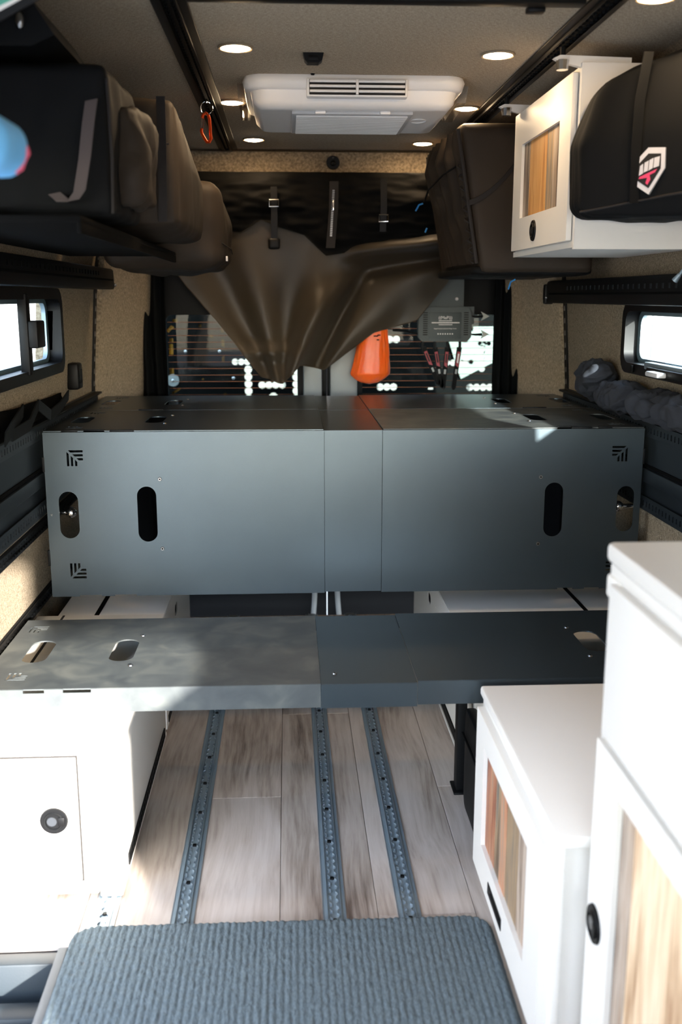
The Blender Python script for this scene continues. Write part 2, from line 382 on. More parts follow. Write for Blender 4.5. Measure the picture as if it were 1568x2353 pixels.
# ---- floor: sub floor with planks
fl = thing('floor', 'grey brown wood plank floor of the van', 'floor', (.1, 2.3, -.02), kind='structure')
bm = B(); box(bm, (-.62, -.95, -.03), (.88, 1.772, -.0085)); box(bm, (-.88, 1.772, -.03), (.88, 3.86, -.0085))
make('subfloor', bm, 'gap_dark', fl)
lanes = [(-.811, -.606, [1.9, 3.1]), (-.606, -.401, [1.25, 1.795, 3.0]), (-.401, -.196, [1.15, 2.361, 3.58]), (-.196, .009, [1.66, 2.879]), (.009, .214, [1.0, 1.845, 3.06]), (.214, .419, [1.2, 2.396, 3.6]), (.419, .624, [1.8, 3.0])]
for x0, x1, js in lanes:
    ys = [.9 if x0 > -.61 else 1.775]+[j for j in js if j > .95]+[3.855]
    for y0, y1 in zip(ys, ys[1:]):
        if x0 < -.6 and y0 < 1.775: y0 = 1.775
        if y1-y0 < .02: continue
        bm = B(); box(bm, (x0+.0006, y0+.0006, -.008), (x1-.0006, y1-.0006, 0), bev=.0008, seg=1); make('plank', bm, 'floor_wood', fl)
# ---- slider step well
st = thing('door_step', 'blue grey moulded step well inside the sliding door', 'step', (-.75, 1.2, -.25), kind='structure')
bm = B(); box(bm, (-.90, .3, -.25), (-.63, 1.765, -.22)); make('tread', bm, 'step_plastic', st)
bm = B(); box(bm, (-.90, 1.73, -.24), (-.63, 1.768, -.004), bev=.004); make('riser', bm, 'step_plastic', st)
bm = B(); box(bm, (-.634, .3, -.24), (-.615, 1.772, .003), bev=.003); make('edge_trim', bm, 'mat_edge', st)
for k, (y, z) in enumerate(((1.70, -.06), (1.62, -.11), (1.53, -.16))):
    bm = B(); box(bm, (-.90, y-.05, z-.03), (-.634, y, z), bev=.008); make('ridge', bm, 'step_plastic', st)

# ---- rear doors with windows
def rear_door(n, x0, x1, wx0, wx1, side):
    d = thing('door_%d' % n, '%s rear door, dark inside, with tinted window' % side, 'door', ((x0+x1)/2, 4.08, -.15), kind='structure')
    make('door_skin', plate(rect(x0, x1, -.15, 1.72), [rrect(wx0, wx1, .80, 1.19, .03)], .04, (0, 4.10, 0), UX, UZ), 'door_black', d)
    bm = B(); box(bm, (wx0-.01, 4.112, .79), (wx1+.01, 4.116, 1.20)); g = make('window_pane', bm, 'rear_glass', d)
    for k in range(14):
        z = .815+k*.0265
        bm = B(); box(bm, (wx0+.005, 4.1105, z), (wx1-.005, 4.1118, z+.0016)); make('heater_line', bm, 'copper_line', g)
    xin = x1 if side == 'left' else x0; s = -1 if side == 'left' else 1
    xa, xb = (-.105, -.03) if side == 'left' else (.003, .113)
    bm = B(); box(bm, (xa, 4.035, .45), (xb, 4.082, 1.70), bev=.008); make('door_post', bm, 'door_grey', d)
    bm = B(); box(bm, (xb+.002 if side == 'right' else xa-.024, 4.06, .8), (xb+.022 if side == 'right' else xa-.002, 4.08, 1.5)); make('window_rim', bm, 'door_black', d)
    xs = -.062 if side == 'left' else .028
    bm = B(); tube(bm, [(xs-s*0+s*.004*((k-6)/6)**2*4, 4.02-.0*k, -.12+k*.045) for k in range(13)], .011); make('door_seal', bm, 'seal_grey', d)
    cxp = -.30 if side == 'left' else .26
    make('slotted_rail', plate(rect(cxp-.13, cxp+.13, .04, .085), [circ(cxp-.11+.037*k, .0625, .009) for k in range(7)], .01, (0, 4.07, 0), UX, UZ), 'black_metal', d)
    bm = B(); sphere(bm, (cxp+(.12 if side == 'left' else -.12), 4.075, .112), .009); make('stop_button', bm, 'label_white', d)
    return d
rear_door(1, -.74, -.012, -.655, -.125, 'left')
rear_door(2, -.008, .74, .133, .69, 'right')

# ---- side windows
def side_window(n, s, y0, y1, z0, z1, label):
    w_ = thing('window_%d' % n, label, 'window', (s*.86, (y0+y1)/2, z0), kind='structure')
    x = s*.868; u = (0, -s, 0)
    f = lambda a, b: rrect(min(-s*a, -s*b), max(-s*a, -s*b), z0, z1, .05)
    make('window_frame', plate(f(y0, y1), [rrect(min(-s*(y0+.03), -s*(y1-.03)), max(-s*(y0+.03), -s*(y1-.03)), z0+.03, z1-.03, .035)], .05, (x, 0, 0), u, UZ), 'black_plastic', w_)
    bm = B(); box(bm, (x+s*.012-.002, y0+.02, z0+.02), (x+s*.012+.002, y1-.02, z1-.02)); make('pane', bm, 'window_glass', w_)
    make('pane_rim', plate(rrect(min(-s*(y0+.03), -s*(y1-.03)), max(-s*(y0+.03), -s*(y1-.03)), z0+.03, z1-.03, .035), [rrect(min(-s*(y0+.055), -s*(y1-.055)), max(-s*(y0+.055), -s*(y1-.055)), z0+.042, z1-.042, .03)], .012, (x+s*.02, 0, 0), u, UZ), 'aluminium_dull', w_)
    return w_
wl = side_window(1, -1, 2.03, 3.10, 1.04, 1.285, 'black framed sliding window in the left van wall')
bm = B(); box(bm, (-.862, 2.655, 1.06), (-.838, 2.69, 1.27), bev=.003); make('mullion', bm, 'black_plastic', wl)
bm = B(); box(bm, (-.862, 2.70, 1.06), (-.845, 2.72, 1.27), bev=.003); make('mullion', bm, 'black_metal', wl)
bm = B(); box(bm, (-.85, 2.66, 1.13), (-.815, 2.745, 1.20), bev=.004); make('latch', bm, 'black_plastic', wl)
wr = side_window(2, 1, 1.75, 3.01, 1.04, 1.25, 'black framed window in the right van wall')
bm = B(); box(bm, (.835, 2.35, 1.062), (.86, 2.78, 1.082), bev=.003); make('lower_rail', bm, 'aluminium_dull', wr)
bm = B(); box(bm, (.82, 2.45, 1.05), (.845, 2.72, 1.072), bev=.003); make('latch_base', bm, 'black_plastic', wr)
bm = B(); box(bm, (.795, 2.57, 1.052), (.825, 2.66, 1.066), bev=.005); lt = make('latch', bm, 'grey_plastic', wr)
for y in (2.62, 2.75, 2.88):
    bm = B(); box(bm, (.835, y, 1.045), (.842, y+.012, 1.066), bev=.002); make('clip', bm, 'black_metal', wr)

# ================================================================== FLOOR TRACKS
def track_mesh(y0, n):
    P = .0254; L = []; R = []
    for k in range(n):
        yc = y0+P*(k+.5)
        for a in range(-60, 61, 24):
            t = math.radians(a); R.append((.0098*math.cos(t), yc+.0098*math.sin(t)))
    hole = [(x, y) for x, y in R]+[(-x, y) for x, y in reversed(R)]
    return plate(rect(-.0145, .0145, y0-.02, y0+P*n+.02), [hole], .004, (0, 0, .0045), UX, UY)
tr_things = []
def floor_track(x, y0, n, label):
    t = thing('floor_track', label, 'track', (x, y0, 0), 'slotted aluminium tracks sunk in the floor')
    b_ = track_mesh(y0, n); bmesh.ops.translate(b_, vec=(x, 0, 0), verts=b_.verts); make('slotted_rail', b_, 'aluminium', t, smooth=30)
    bm = B(); box(bm, (x-.023, y0-.02, .0002), (x+.023, y0+.0254*n+.02, .0022)); make('flange', bm, 'aluminium_dull', t)
    for s in (-1, 1):
        bm = B(); box(bm, (x+s*.0235-.001, y0-.02, .0002), (x+s*.0235+.001, y0+.0254*n+.02, .0028)); make('lip', bm, 'aluminium', t)
    for k in range(3, n, 6):
        bm = B(); cyl(bm, (x, y0+.0254*k, .002), (x, y0+.0254*k, .0052), .0058, .005, n=10); make('screw', bm, 'black_metal', t)
floor_track(-.398, 1.6, 88, 'slotted floor track nearest the white cabinet on the left')
floor_track(-.082, 1.6, 88, 'slotted floor track in the middle of the aisle')
floor_track(.0745, 1.6, 88, 'slotted floor track on the right side of the aisle')
floor_track(-.561, 1.8, 10, 'short bright track end in front of the left white cabinet')

# ---- rug
rug = thing('ribbed_rug', 'blue grey ribbed rug with rounded corners in the foreground', 'rug', (-.2, 1.4, .006))
xl, xr, yb = -.615, .232, 1.822
def rugfn(u, v):
    x = xl+(xr-xl)*u; y = .55+(yb-.55)*v
    rc = .05
    dx = max(0, max(xl+rc-x, x-(xr-rc)))
    ylim = yb-rc+math.sqrt(max(0, rc*rc-dx*dx))
    y = .55+(ylim-.55)*v
    z = .013+.0023*abs(math.sin((x-xl+.0008*noise.noise((x*30, y*25, 4)))*math.pi/.0138))**.8+.0020*noise.noise((x*170, y*90, 0))+.001*noise.noise((x*60, y*60, 0))
    e = min(u, 1-u, (1-v)*1.5)
    if e < .006: z -= .005
    return (x, y+.02*0, z)
bm = B(); grid(bm, rugfn, 490, 220); make('pile', bm, 'rugcloth', rug, smooth=80)
bm = B(); box(bm, (xl+.004, .55, .0062), (xr-.004, yb-.05, .0125)); box(bm, (xl+.05, yb-.06, .0062), (xr-.05, yb-.004, .0125)); make('backing', bm, 'mat_edge', rug)
rug.location = rug.location; rug.rotation_euler = (0, 0, math.radians(-.35))

# ================================================================== CABINETS
def latch_round(parent, c, nrm, r, name='latch', ring='black_plastic'):
    c = Vector(c); nrm = Vector(nrm); u = Vector((0, 0, 1)).cross(nrm); v = Vector((0, 0, 1))
    bm = B(); cyl(bm, c, c+nrm*.004, r, r*.95, n=28); o = make(name, bm, ring, parent, label='black round flush latch')
    pts = [c+nrm*.0045+(u*math.cos(t)+v*math.sin(t))*r*.62 for t in [2*math.pi*i/24 for i in range(24)]]
    bm = B(); tube(bm, pts, r*.09, n=6, closed=True); make('latch_ring', bm, 'black_metal', o)
    bm = B(); cyl(bm, c+nrm*.003-u*r*.12, c+nrm*.0052-u*r*.12, r*.34, n=18); make('latch_button', bm, 'steel_screw', o)
    bm = B(); a = c+nrm*.004+u*r*.1; q = c+nrm*.0075+u*r*.74
    box(bm, (-r*.22, -r*.32, 0), (r*.22, r*.32, .003), bev=.001)
    M = Matrix((( u.x, v.x, nrm.x, q.x-nrm.x*.003-u.x*r*.2), (u.y, v.y, nrm.y, q.y-nrm.y*.003-u.y*r*.2), (u.z, v.z, nrm.z, q.z-nrm.z*.003-u.z*r*.2), (0, 0, 0, 1)))
    bmesh.ops.transform(bm, matrix=M, verts=bm.verts); make('latch_lever', bm, 'black_plastic', o)
    return o

# ---- left near cabinet
c = thing('storage_cabinet', 'low white cabinet on the left with a round black latch', 'cabinet', (-.70, 2.3, 0))
bm = B(); box(bm, (-.885, 1.962, .012), (-.536, 2.74, .354), bev=.004); make('body', bm, 'white_metal', c)
bm = B(); box(bm, (-.885, 1.9405, .010), (-.584, 1.962, .354), bev=.003); make('front_frame', bm, 'white_metal', c)
bm = B(); box(bm, (-.581, 1.936, .004), (-.533, 1.985, .354), bev=.004); make('corner_post', bm, 'white_metal', c)
bm = B(); box(bm, (-.885, 1.918, .356), (-.526, 2.74, .377), bev=.005); tp = make('top', bm, 'white_metal', c)
bm = B(); box(bm, (-.812, 1.925, .3765), (-.806, 2.735, .3782)); make('top_groove', bm, 'gap_dark', tp)
bm = B(); box(bm, (-.876, 1.934, .046), (-.617, 1.9405, .327), bev=.0015); dr = make('door', bm, 'white_metal', c)
bm = B(); box(bm, (-.880, 1.9385, .042), (-.613, 1.941, .331)); make('door_gap', bm, 'gap_dark', c)
latch_round(dr, (-.668, 1.934, .187), (0, -1, 0), .030)
bm = B(); box(bm, (-.84, 1.932, .05), (-.826, 1.94, .20), bev=.003); make('hinge', bm, 'black_metal', c)
bm = B(); tube(bm, [(-.90, 1.935, .352), (-.86, 1.918, .348), (-.80, 1.912, .350), (-.76, 1.914, .354), (-.752, 1.934, .357)], [.006, .007, .008, .008, .006], n=10); make('grab_handle', bm, 'white_plastic', c)
bm = B(); box(bm, (-.5365, 2.035, .018), (-.5325, 2.70, .045)); ss = make('slot_strip', bm, 'black_metal', c)
bm = B(); box(bm, (-.5365, 1.99, .008), (-.5335, 2.735, .016)); make('foot_rail', bm, 'white_metal', c)
for k in range(24):
    bm = B(); box(bm, (-.5330, 2.045+.0272*k, .024), (-.5318, 2.058+.0272*k, .039)); make('slot', bm, 'black_rubber', ss)
bm = B(); box(bm, (-.537, 2.02, .06), (-.5345, 2.72, .335), bev=.001); make('side_panel', bm, 'white_metal', c)
# ---- left rear box
c = thing('storage_box', 'white box behind the left cabinet with a dark oval hole', 'box', (-.70, 3.1, 0))
bm = B(); box(bm, (-.84, 2.76, .004), (-.54, 3.51, .354), bev=.004); make('body', bm, 'white_metal', c)
bm = B(); box(bm, (-.84, 2.76, .3545), (-.534, 3.515, .359), bev=.002); tp = make('lid', bm, 'white_metal', c)
bm = B(); box(bm, (-.735, 2.765, .3585), (-.722, 3.51, .3605)); make('lid_groove', bm, 'black_rubber', tp)
make('side_panel', plate(rect(2.765, 3.51, .01, .35), [obround(3.09, .28, .07, .035)], .004, (-.537, 0, 0), UY, UZ), 'white_metal', c)
bm = B(); box(bm, (-.5395, 3.04, .255), (-.5388, 3.14, .305)); make('hand_hole', bm, 'black_rubber', c)
bm = B(); box(bm, (-.536, 2.80, .018), (-.533, 3.45, .04)); make('slot_strip', bm, 'black_metal', c)

# ---- right low cabinet
def planks(parent, x, ya, yb_, z0, z1, mats, nx=-1, split=None):
    n = len(mats); e = split or [i/n for i in range(n+1)]
    for i, mm in enumerate(mats):
        a = ya+(yb_-ya)*e[i]; b = ya+(yb_-ya)*e[i+1]; off = random.uniform(0, .0015)
        bm = B(); box(bm, (x-.002-off, min(a, b)+.0003, z0), (x+.006, max(a, b)-.0003, z1), bev=.0006, seg=1); make('inset_plank', bm, mm, parent)
c = thing('low_cabinet', 'low white cabinet on the right with reclaimed wood inset', 'cabinet', (.55, 1.7, 0))
bm = B(); box(bm, (.262, 1.41, .012), (.88, 2.012, .414), bev=.003); make('body', bm, 'white_metal', c)
bm = B(); box(bm, (.243, 1.392, .415), (.88, 2.016, .437), bev=.006); make('top', bm, 'white_metal', c)
bm = B(); box(bm, (.250, 1.398, .004), (.262, 2.012, .414), bev=.002); make('side_frame', bm, 'white_metal', c)
dr = make('drawer_front', plate(rrect(-1.995, -1.425, .032, .398, .004), [rect(-1.915, -1.53, .115, .338)], .016, (.242, 0, 0), (0, -1, 0), UZ), 'white_metal', c)
planks(dr, .2455, 1.915, 1.53, .115, .338, ['barn_red', 'barn_brown', 'barn_red', 'barn_brown', 'barn_grey'], split=[0, .24, .36, .5, .76, 1])
bm = B(); box(bm, (.2325, 1.70, .055), (.2355, 1.83, .082), bev=.002); hp = make('pull', bm, 'black_plastic', dr, label='black recessed pull')
bm = B(); box(bm, (.228, 1.705, .076), (.2335, 1.79, .081), bev=.002); make('pull_lip', bm, 'black_metal', hp)
# ---- tall cabinet (right foreground)
c = thing('galley_cabinet', 'tall sunlit white cabinet in the right foreground with wood inset door', 'cabinet', (.6, .65, 0))
bm = B(); box(bm, (.312, -.08, .012), (.88, 1.382, .882), bev=.003); make('body', bm, 'white_metal', c)
bm = B(); box(bm, (.296, -.10, .884), (.88, 1.391, .913), bev=.008); make('counter', bm, 'white_metal', c)
bm = B(); box(bm, (.298, 1.33, .83), (.315, 1.391, .866), bev=.006); make('side_hinge', bm, 'white_metal', c)
bm = B(); box(bm, (.302, -.08, .012), (.313, 1.384, .882), bev=.002); make('side_frame', bm, 'white_metal', c)
bm = B(); box(bm, (.288, .85, .632), (.303, 1.345, .862), bev=.003); make('drawer_front', bm, 'white_metal', c)
dr = make('door', plate(rrect(-1.355, -.85, .05, .622, .004), [rect(-1.255, -.93, .12, .575)], .016, (.295, 0, 0), (0, -1, 0), UZ), 'white_metal', c)
planks(dr, .2985, 1.255, .93, .12, .575, ['barn_grey', 'pine_lit', 'pine_lit', 'barn_grey'], split=[0, .16, .55, .8, 1])
latch_round(dr, (.287, 1.318, .335), (-1, 0, 0), .030)
# ---- right rear box
c = thing('storage_box', 'white box under the bed on the right with perforated side', 'box', (.6, 3.1, 0))
bm = B(); box(bm, (.308, 2.09, .004), (.86, 3.615, .348), bev=.004); make('body', bm, 'white_metal', c)
bm = B(); box(bm, (.300, 2.09, .349), (.86, 3.62, .354), bev=.002); tp = make('lid', bm, 'white_metal', c)
bm = B(); box(bm, (.70, 2.1, .3535), (.712, 3.61, .3555)); make('lid_groove', bm, 'black_rubber', tp)
holes = [obround(3.21, .265, .07, .035)]+[circ(2.86+.05*(k % 5)+ (.52 if k >= 10 else 0), .22+.06*((k//5) % 2), .003, 6) for k in range(20)]
make('side_panel', plate(rect(2.10, 3.61, .045, .345), holes, .003, (.3035, 0, 0), (0, -1, 0) if False else UY, UZ), 'white_metal', c)
bm = B(); box(bm, (.3065, 3.16, .24), (.3072, 3.26, .29)); make('hand_hole', bm, 'black_rubber', c)
bm = B(); box(bm, (.299, 2.10, .016), (.303, 2.95, .042)); make('slot_strip', bm, 'black_metal', c)
bm = B(); box(bm, (.297, 2.10, .003), (.303, 3.61, .013)); make('foot_rail', bm, 'white_metal', c)
# ---- black post and soft case beside it
p = thing('support_post', 'black metal post under the right end of the lower panel', 'post', (.27, 2.4, 0))
bm = B(); box(bm, (.258, 2.36, .0), (.282, 2.40, .378), bev=.002); make('upright', bm, 'black_metal', p)
bm = B(); box(bm, (.250, 2.345, .0), (.290, 2.415, .006), bev=.002); make('foot', bm, 'black_metal', p)
p = thing('storage_case', 'flat dark case standing against the white box behind the low cabinet', 'case', (.28, 2.18, 0))
bm = B(); soft(bm, (.262, 2.06, .002), (.296, 2.30, .265), n=8, rad=.012, wr=.001); make('shell', bm, 'black_metal', p)
bm = B(); tube(bm, [(.258, 2.07, .20), (.257, 2.18, .205), (.258, 2.29, .20)], .003, n=6); make('seam', bm, 'black_rubber', p)

# dusty variant of the same powder coat: grey dust film and scuffs as a stain with its own shape
m = mat('panel_dusty', '1d2226', rough=.5, bump=.12, bscale=900)
tt = m.node_tree; tc = tt.nodes.new('ShaderNodeTexCoord'); n1 = tt.nodes.new('ShaderNodeTexNoise'); n1.inputs['Scale'].default_value = 13; n1.inputs['Detail'].default_value = 9; n1.inputs['Distortion'].default_value = .6
tt.links.new(tc.outputs['Object'], n1.inputs['Vector']); r = ramp(tt, n1.outputs[0], [(.32, '303436'), (.5, '3b3f3f'), (.72, '4f514d')]); tt.links.new(r.outputs[0], tt.nodes['Principled BSDF'].inputs['Base Color'])
# ================================================================== BED PANELS
def screw(parent, c, nrm, r=.006):
    c = Vector(c); n_ = Vector(nrm); bm = B(); cyl(bm, c, c+n_*.0025, r, r*.8, n=10); s_ = make('screw', bm, 'steel_screw', parent)
    bm = B(); cyl(bm, c+n_*.0020, c+n_*.0029, r*.42, n=6); make('socket', bm, 'black_rubber', s_)
XA, XB, XC, XD = -.850, -.067, .099, .852
def leaf_v(x0, x1, notch):
    z0, z1 = .418, .893; p = [(x0, z0)]
    for a, b in notch: p += [(a, z0), (a, z0+.004), (b, z0+.004), (b, z0)]
    return p+[(x1, z0), (x1, z1), (x0, z1)]
bp = thing('bed_deck', 'dark metal bed panel hanging upright with oval hand slots', 'bed deck', (0, 2.79, .418), 'slotted dark metal bed panels')
l = make('leaf', plate(leaf_v(XA, XB, [(-.772, -.71), (-.672, -.61)]), [obround(-.789, .658, .054, .135), obround(-.570, .658, .054, .160)]+emblem(-.787, .843, 1, -1)+emblem(-.795, .472, 1, 1), .003, (0, 2.787, 0), UX, UZ), 'panel', bp)
for z in (.759, .557): screw(l, (-.531, 2.785, z), (0, -1, 0))
for z0, z1 in ((.782, .824), (.51, .556)):
    bm = B(); box(bm, (XA-.006, 2.784, z0), (XA+.001, 2.795, z1), bev=.001); make('hinge_tab', bm, 'black_metal', l)
l = make('leaf', plate(rect(XB+.001, XC-.001, .4205, .893), [], .003, (0, 2.790, 0), UX, UZ), 'panel', bp)
l = make('leaf', plate(leaf_v(XC, XD, [(.62, .665), (.70, .745)]), [obround(.597, .658, .054, .160), obround(.808, .658, .050, .135)]+emblem(.806, .843, -1, -1)+emblem(.806, .472, -1, 1), .003, (0, 2.787, 0), UX, UZ), 'panel', bp)
for z in (.755, .557): screw(l, (.556, 2.785, z), (0, -1, 0))
bm = B(); box(bm, (XD-.001, 2.784, .79), (XD+.006, 2.795, .835), bev=.001); make('hinge_tab', bm, 'black_metal', l)
bm = B(); cyl(bm, (XA+.012, 2.784, .659), (XA+.012, 2.7855, .659), .004, n=3); make('arrow_mark', bm, 'steel_screw', bp)
def flat_panel(y0, y1, z, label, tabs, rm='panel'):
    t = thing('bed_deck', label, 'bed deck', (0, (y0+y1)/2, z), 'slotted dark metal bed panels'); ym = (y0+y1)/2
    l = make('leaf', plate(rect(XA, XB-.002, y0, y1), [obround(-.789, ym, .054, .15), obround(-.57, ym, .054, .16)]+emblem(-.80, y0+.05, 1, 1)+emblem(-.80, y1-.05, 1, -1), .003, (0, 0, z-.0015), UX, UY), 'panel', t)
    for y in (ym-.1, ym+.1): screw(l, (-.531, y, z), UZ)
    make('leaf', plate(rect(XB, XC, y0, y1), [], .003, (0, 0, z-.0045), UX, UY), 'panel', t)
    l = make('leaf', plate(rect(XC+.002, XD, y0, y1), [obround(.597, ym, .054, .16), obround(.808, ym, .050, .15)]+emblem(.815, y0+.05, -1, 1)+emblem(.815, y1-.05, -1, -1), .003, (0, 0, z-.0015), UX, UY), rm, t)
    for y in (ym-.1, ym+.1): screw(l, (.556, y, z), UZ)
    for x0, x1, dy in tabs:
        bm = B(); box(bm, (x0, y0-.004+dy, z-.004), (x1, y0+.004+dy, z+.003), bev=.001); make('hinge_tab', bm, 'black_metal', t)
    return t
flat_panel(2.795, 3.300, .896, 'flat dark metal bed panel directly above the hanging panel', [(-.74, -.68, .004), (-.665, -.60, -.004), (.60, .66, .004), (.64, .70, -.004), (.72, .76, .002), (-.80, -.755, .002)], 'panel_dusty')
flat_panel(3.306, 3.785, .896, 'rearmost flat dark metal bed panel beside the rear doors', [(-.66, -.58, 0), (.62, .70, 0)])
# lower panel with front lip
t = thing('bed_deck', 'lower flat dark metal panel above the aisle, partly sunlit and dusty', 'bed deck', (0, 2.28, .38), 'slotted dark metal bed panels')
def lower_leaf(x0, x1, holes, notches, dz, mm='panel'):
    l = make('leaf', plate(rect(x0, x1, 2.048, 2.522), holes, .003, (0, 0, .4335+dz), UX, UY), mm, t)
    p = [(x0, .380), (x1, .380), (x1, .4345)]
    for a, b in sorted(notches, reverse=True): p += [(b, .4345), (b, .426), (a, .426), (a, .4345)]
    p += [(x0, .4345)]
    make('front_lip', plate([(x, z+dz) for x, z in p], [], .003, (0, 2.0475, 0), UX, UZ), mm, l)
    make('rear_lip', plate(rect(x0, x1, .395, .4345), [], .003, (0, 2.5225, dz), UX, UZ), mm, l)
    return l
l = lower_leaf(-.852, -.103, [obround(-.767, 2.285, .058, .15), obround(-.566, 2.285, .058, .15)]+emblem(-.83, 2.47, 1, -1)+emblem(-.80, 2.10, 1, 1), [(-.745, -.70), (-.66, -.60)], 0, 'panel_dusty')
for y in (2.18, 2.385): screw(l, (-.535, y, .435), UZ)
l = lower_leaf(-.102, .110, [], [], -.002); screw(l, (-.07, 2.11, .433), UZ)
l = lower_leaf(.111, .852, [obround(.568, 2.285, .058, .15), obround(.79, 2.285, .058, .15)], [], .002)
for y in (2.18, 2.385): screw(l, (.535, y, .437), UZ)

# ---- ball studs seen through the outer slots
for s, x in ((-1, -.792), (1, .800)):
    b_ = thing('ball_stud', 'shiny steel ball stud behind the %s slot of the hanging panel' % ('left outer' if s < 0 else 'right outer'), 'ball stud', (x, 2.83, .64), 'ball studs on the bed rails')
    bm = B(); sphere(bm, (x, 2.825, .658), .0165, 20); make('ball', bm, 'chrome', b_)
    bm = B(); cyl(bm, (x, 2.825, .658), (x+s*.045, 2.825, .658), .007, n=12); make('shank', bm, 'chrome', b_)

# ================================================================== SIDE RAILS
def side_rail(s, y0, y1, label):
    r_ = thing('bed_side_rail', label, 'rail', (s*.87, (y0+y1)/2, .66), 'perforated bed rails on both walls')
    X_ = lambda x: s*x
    def bx(name, xa, xb, z0, z1, m_='black_metal', bev=.002):
        bm = B(); box(bm, (min(X_(xa), X_(xb)), y0, z0), (max(X_(xa), X_(xb)), y1, z1), bev=bev); return make(name, bm, m_, r_)
    bx('back_plate', .874, .880, .655, .925, 'rail_metal')
    bx('top_flange', .848, .880, .915, .922)
    n = int((y1-y0)/.0254)-1
    for nm, z in (('upper_hole_strip', .888), ('lower_hole_strip', .674)):
        make(nm, plate(rect(y0, y1, z-.020, z+.020), [obround(y0+.03+.0254*k, z, .010, .017, 4) for k in range(n)], .003, (X_(.866), 0, 0), UY, UZ), 'rail_metal', r_)
    bx('channel', .862, .876, .735, .775, 'rail_metal', .004)
    bx('channel_gap', .870, .8765, .778, .786, 'black_rubber', 0)
    return r_
side_rail(-1, 1.95, 3.70, 'black perforated bed rail along the left wall')
side_rail(1, 1.85, 3.70, 'black perforated bed rail along the right wall')
def wall_track(x, y0, y1, z, h, label, s):
    t_ = thing('wall_track', label, 'track', (x, (y0+y1)/2, z-h/2), 'black slotted tracks on the walls')
    bm = B(); box(bm, (min(x, x+s*.008), y0, z-h/2), (max(x, x+s*.008), y1, z+h/2), bev=.002); make('base', bm, 'black_metal', t_)
    n = int((y1-y0)/.0254); R = []
    for k in range(n):
        for a in (-60, -25, 25, 60): tt_ = math.radians(a); R.append((y0+.0254*(k+.5)+.0098*math.sin(tt_), .0098*math.cos(tt_)))
    hole = [(a, z+b) for a, b in R]+[(a, z-b) for a, b in reversed(R)]
    make('slotted_rail', plate(rect(y0, y1, z-.016, z+.016), [hole], .004, (x-s*.003, 0, 0), UY, UZ), 'black_metal', t_)
    return t_
wall_track(-.888, 1.95, 3.70, .608, .036, 'black slotted track on the left wall under the bed rail', -1)
wall_track(-.888, 1.80, 3.70, .400, .036, 'black slotted track on the left wall level with the lower panel', -1)
wall_track(.888, 1.95, 3.70, .400, .036, 'black slotted track on the right wall level with the lower panel', 1)
for s, nm in ((-1, 'left'), (1, 'right')):
    t_ = thing('pillar_track', 'narrow black vertical track on the %s rear pillar' % nm, 'track', (s*.87, 3.70, .9), 'vertical tracks at the rear pillars')
    bm = B(); zz = [.90+.04*k for k in range(17)]
    V = []
    for z in zz:
        x = s*(wx(z)-.006); V.append([bm.verts.new((x, 3.70, z)), bm.verts.new((x, 3.735, z)), bm.verts.new((x+s*.02, 3.735, z)), bm.verts.new((x+s*.02, 3.70, z))])
    for a, b in zip(V, V[1:]):
        for k in range(4): bm.faces.new((a[k], a[(k+1) % 4], b[(k+1) % 4], b[k]))
    bm.faces.new(V[0][::-1]); bm.faces.new(V[-1]); make('rail', bm, 'black_metal', t_)
    for k in range(12):
        z = .94+.045*k; bm = B(); x = s*(wx(z)-.0075); box(bm, (min(x, x+s*.004), 3.712, z), (max(x, x+s*.004), 3.722, z+.018)); make('slot', bm, 'steel_screw', t_)
# ---- shade cassettes above the windows
def cassette(s, y0, y1, z0, z1, label):
    c_ = thing('blind_cassette', label, 'blind', (s*.83, (y0+y1)/2, z0), 'roller blind cassettes above the side windows')
    bm = B(); box(bm, (min(s*.80, s*.875), y0, z0), (max(s*.80, s*.875), y1, z1), bev=.008); make('housing', bm, 'black_metal', c_)
    bm = B(); box(bm, (min(s*.793, s*.86), y1-.002, z0-.004), (max(s*.793, s*.86), y1+.025, z1-.012), bev=.006); ec = make('end_cap', bm, 'black_plastic', c_)
    bm = B(); sphere(bm, (s*.798, y1-.01, (z0+z1)/2-.02), .006); make('rivet', bm, 'steel_screw', c_)
    bm = B(); box(bm, (min(s*.797, s*.80), y0, z0+.03), (max(s*.797, s*.80), y1-.05, z0+.036)); make('groove', bm, 'black_rubber', c_)
    for k in range(26):
        bm = B(); box(bm, (min(s*.7985, s*.801), 2.35+.045*k, z0+.045), (max(s*.7985, s*.801), 2.36+.045*k, z0+.058)); make('slot', bm, 'rail_metal' if s > 0 else 'black_rubber', c_)
cassette(-1, 1.9, 3.80, 1.287, 1.360, 'long black blind cassette above the left window')
cassette(1, 1.7, 3.76, 1.238, 1.318, 'long black blind cassette above the right window')

# ================================================================== CEILING FITTINGS
def ceiling_rail(x, y0, y1, label):
    t_ = thing('ceiling_rail', label, 'rail', (x, (y0+y1)/2, 1.80), 'black slotted rails under the ceiling')
    bm = B(); box(bm, (x-.035, y0, 1.807), (x+.035, y1, 1.8129), bev=.0015); make('base', bm, 'black_metal', t_)
    n = int((y1-y0)/.0254); R = []
    for k in range(n):
        for a in (-60, -25, 25, 60): q = math.radians(a); R.append((.0098*math.cos(q), y0+.0254*(k+.5)+.0098*math.sin(q)))
    hole = R+[(-a, b) for a, b in reversed(R)]
    make('slotted_rail', plate(rect(-.017, .017, y0-.005, y1+.005), [hole], .006, (x, 0, 1.803), UX, UY), 'black_metal', t_)
ceiling_rail(-.385, .6, 4.0, 'black slotted ceiling rail on the left where the carabiner hangs')
ceiling_rail(.447, .6, 3.9, 'black slotted ceiling rail on the right holding the overhead cabinet')
cr = thing('cross_rail', 'black rail running across the ceiling at the top edge', 'rail', (0, 2.03, 1.80))
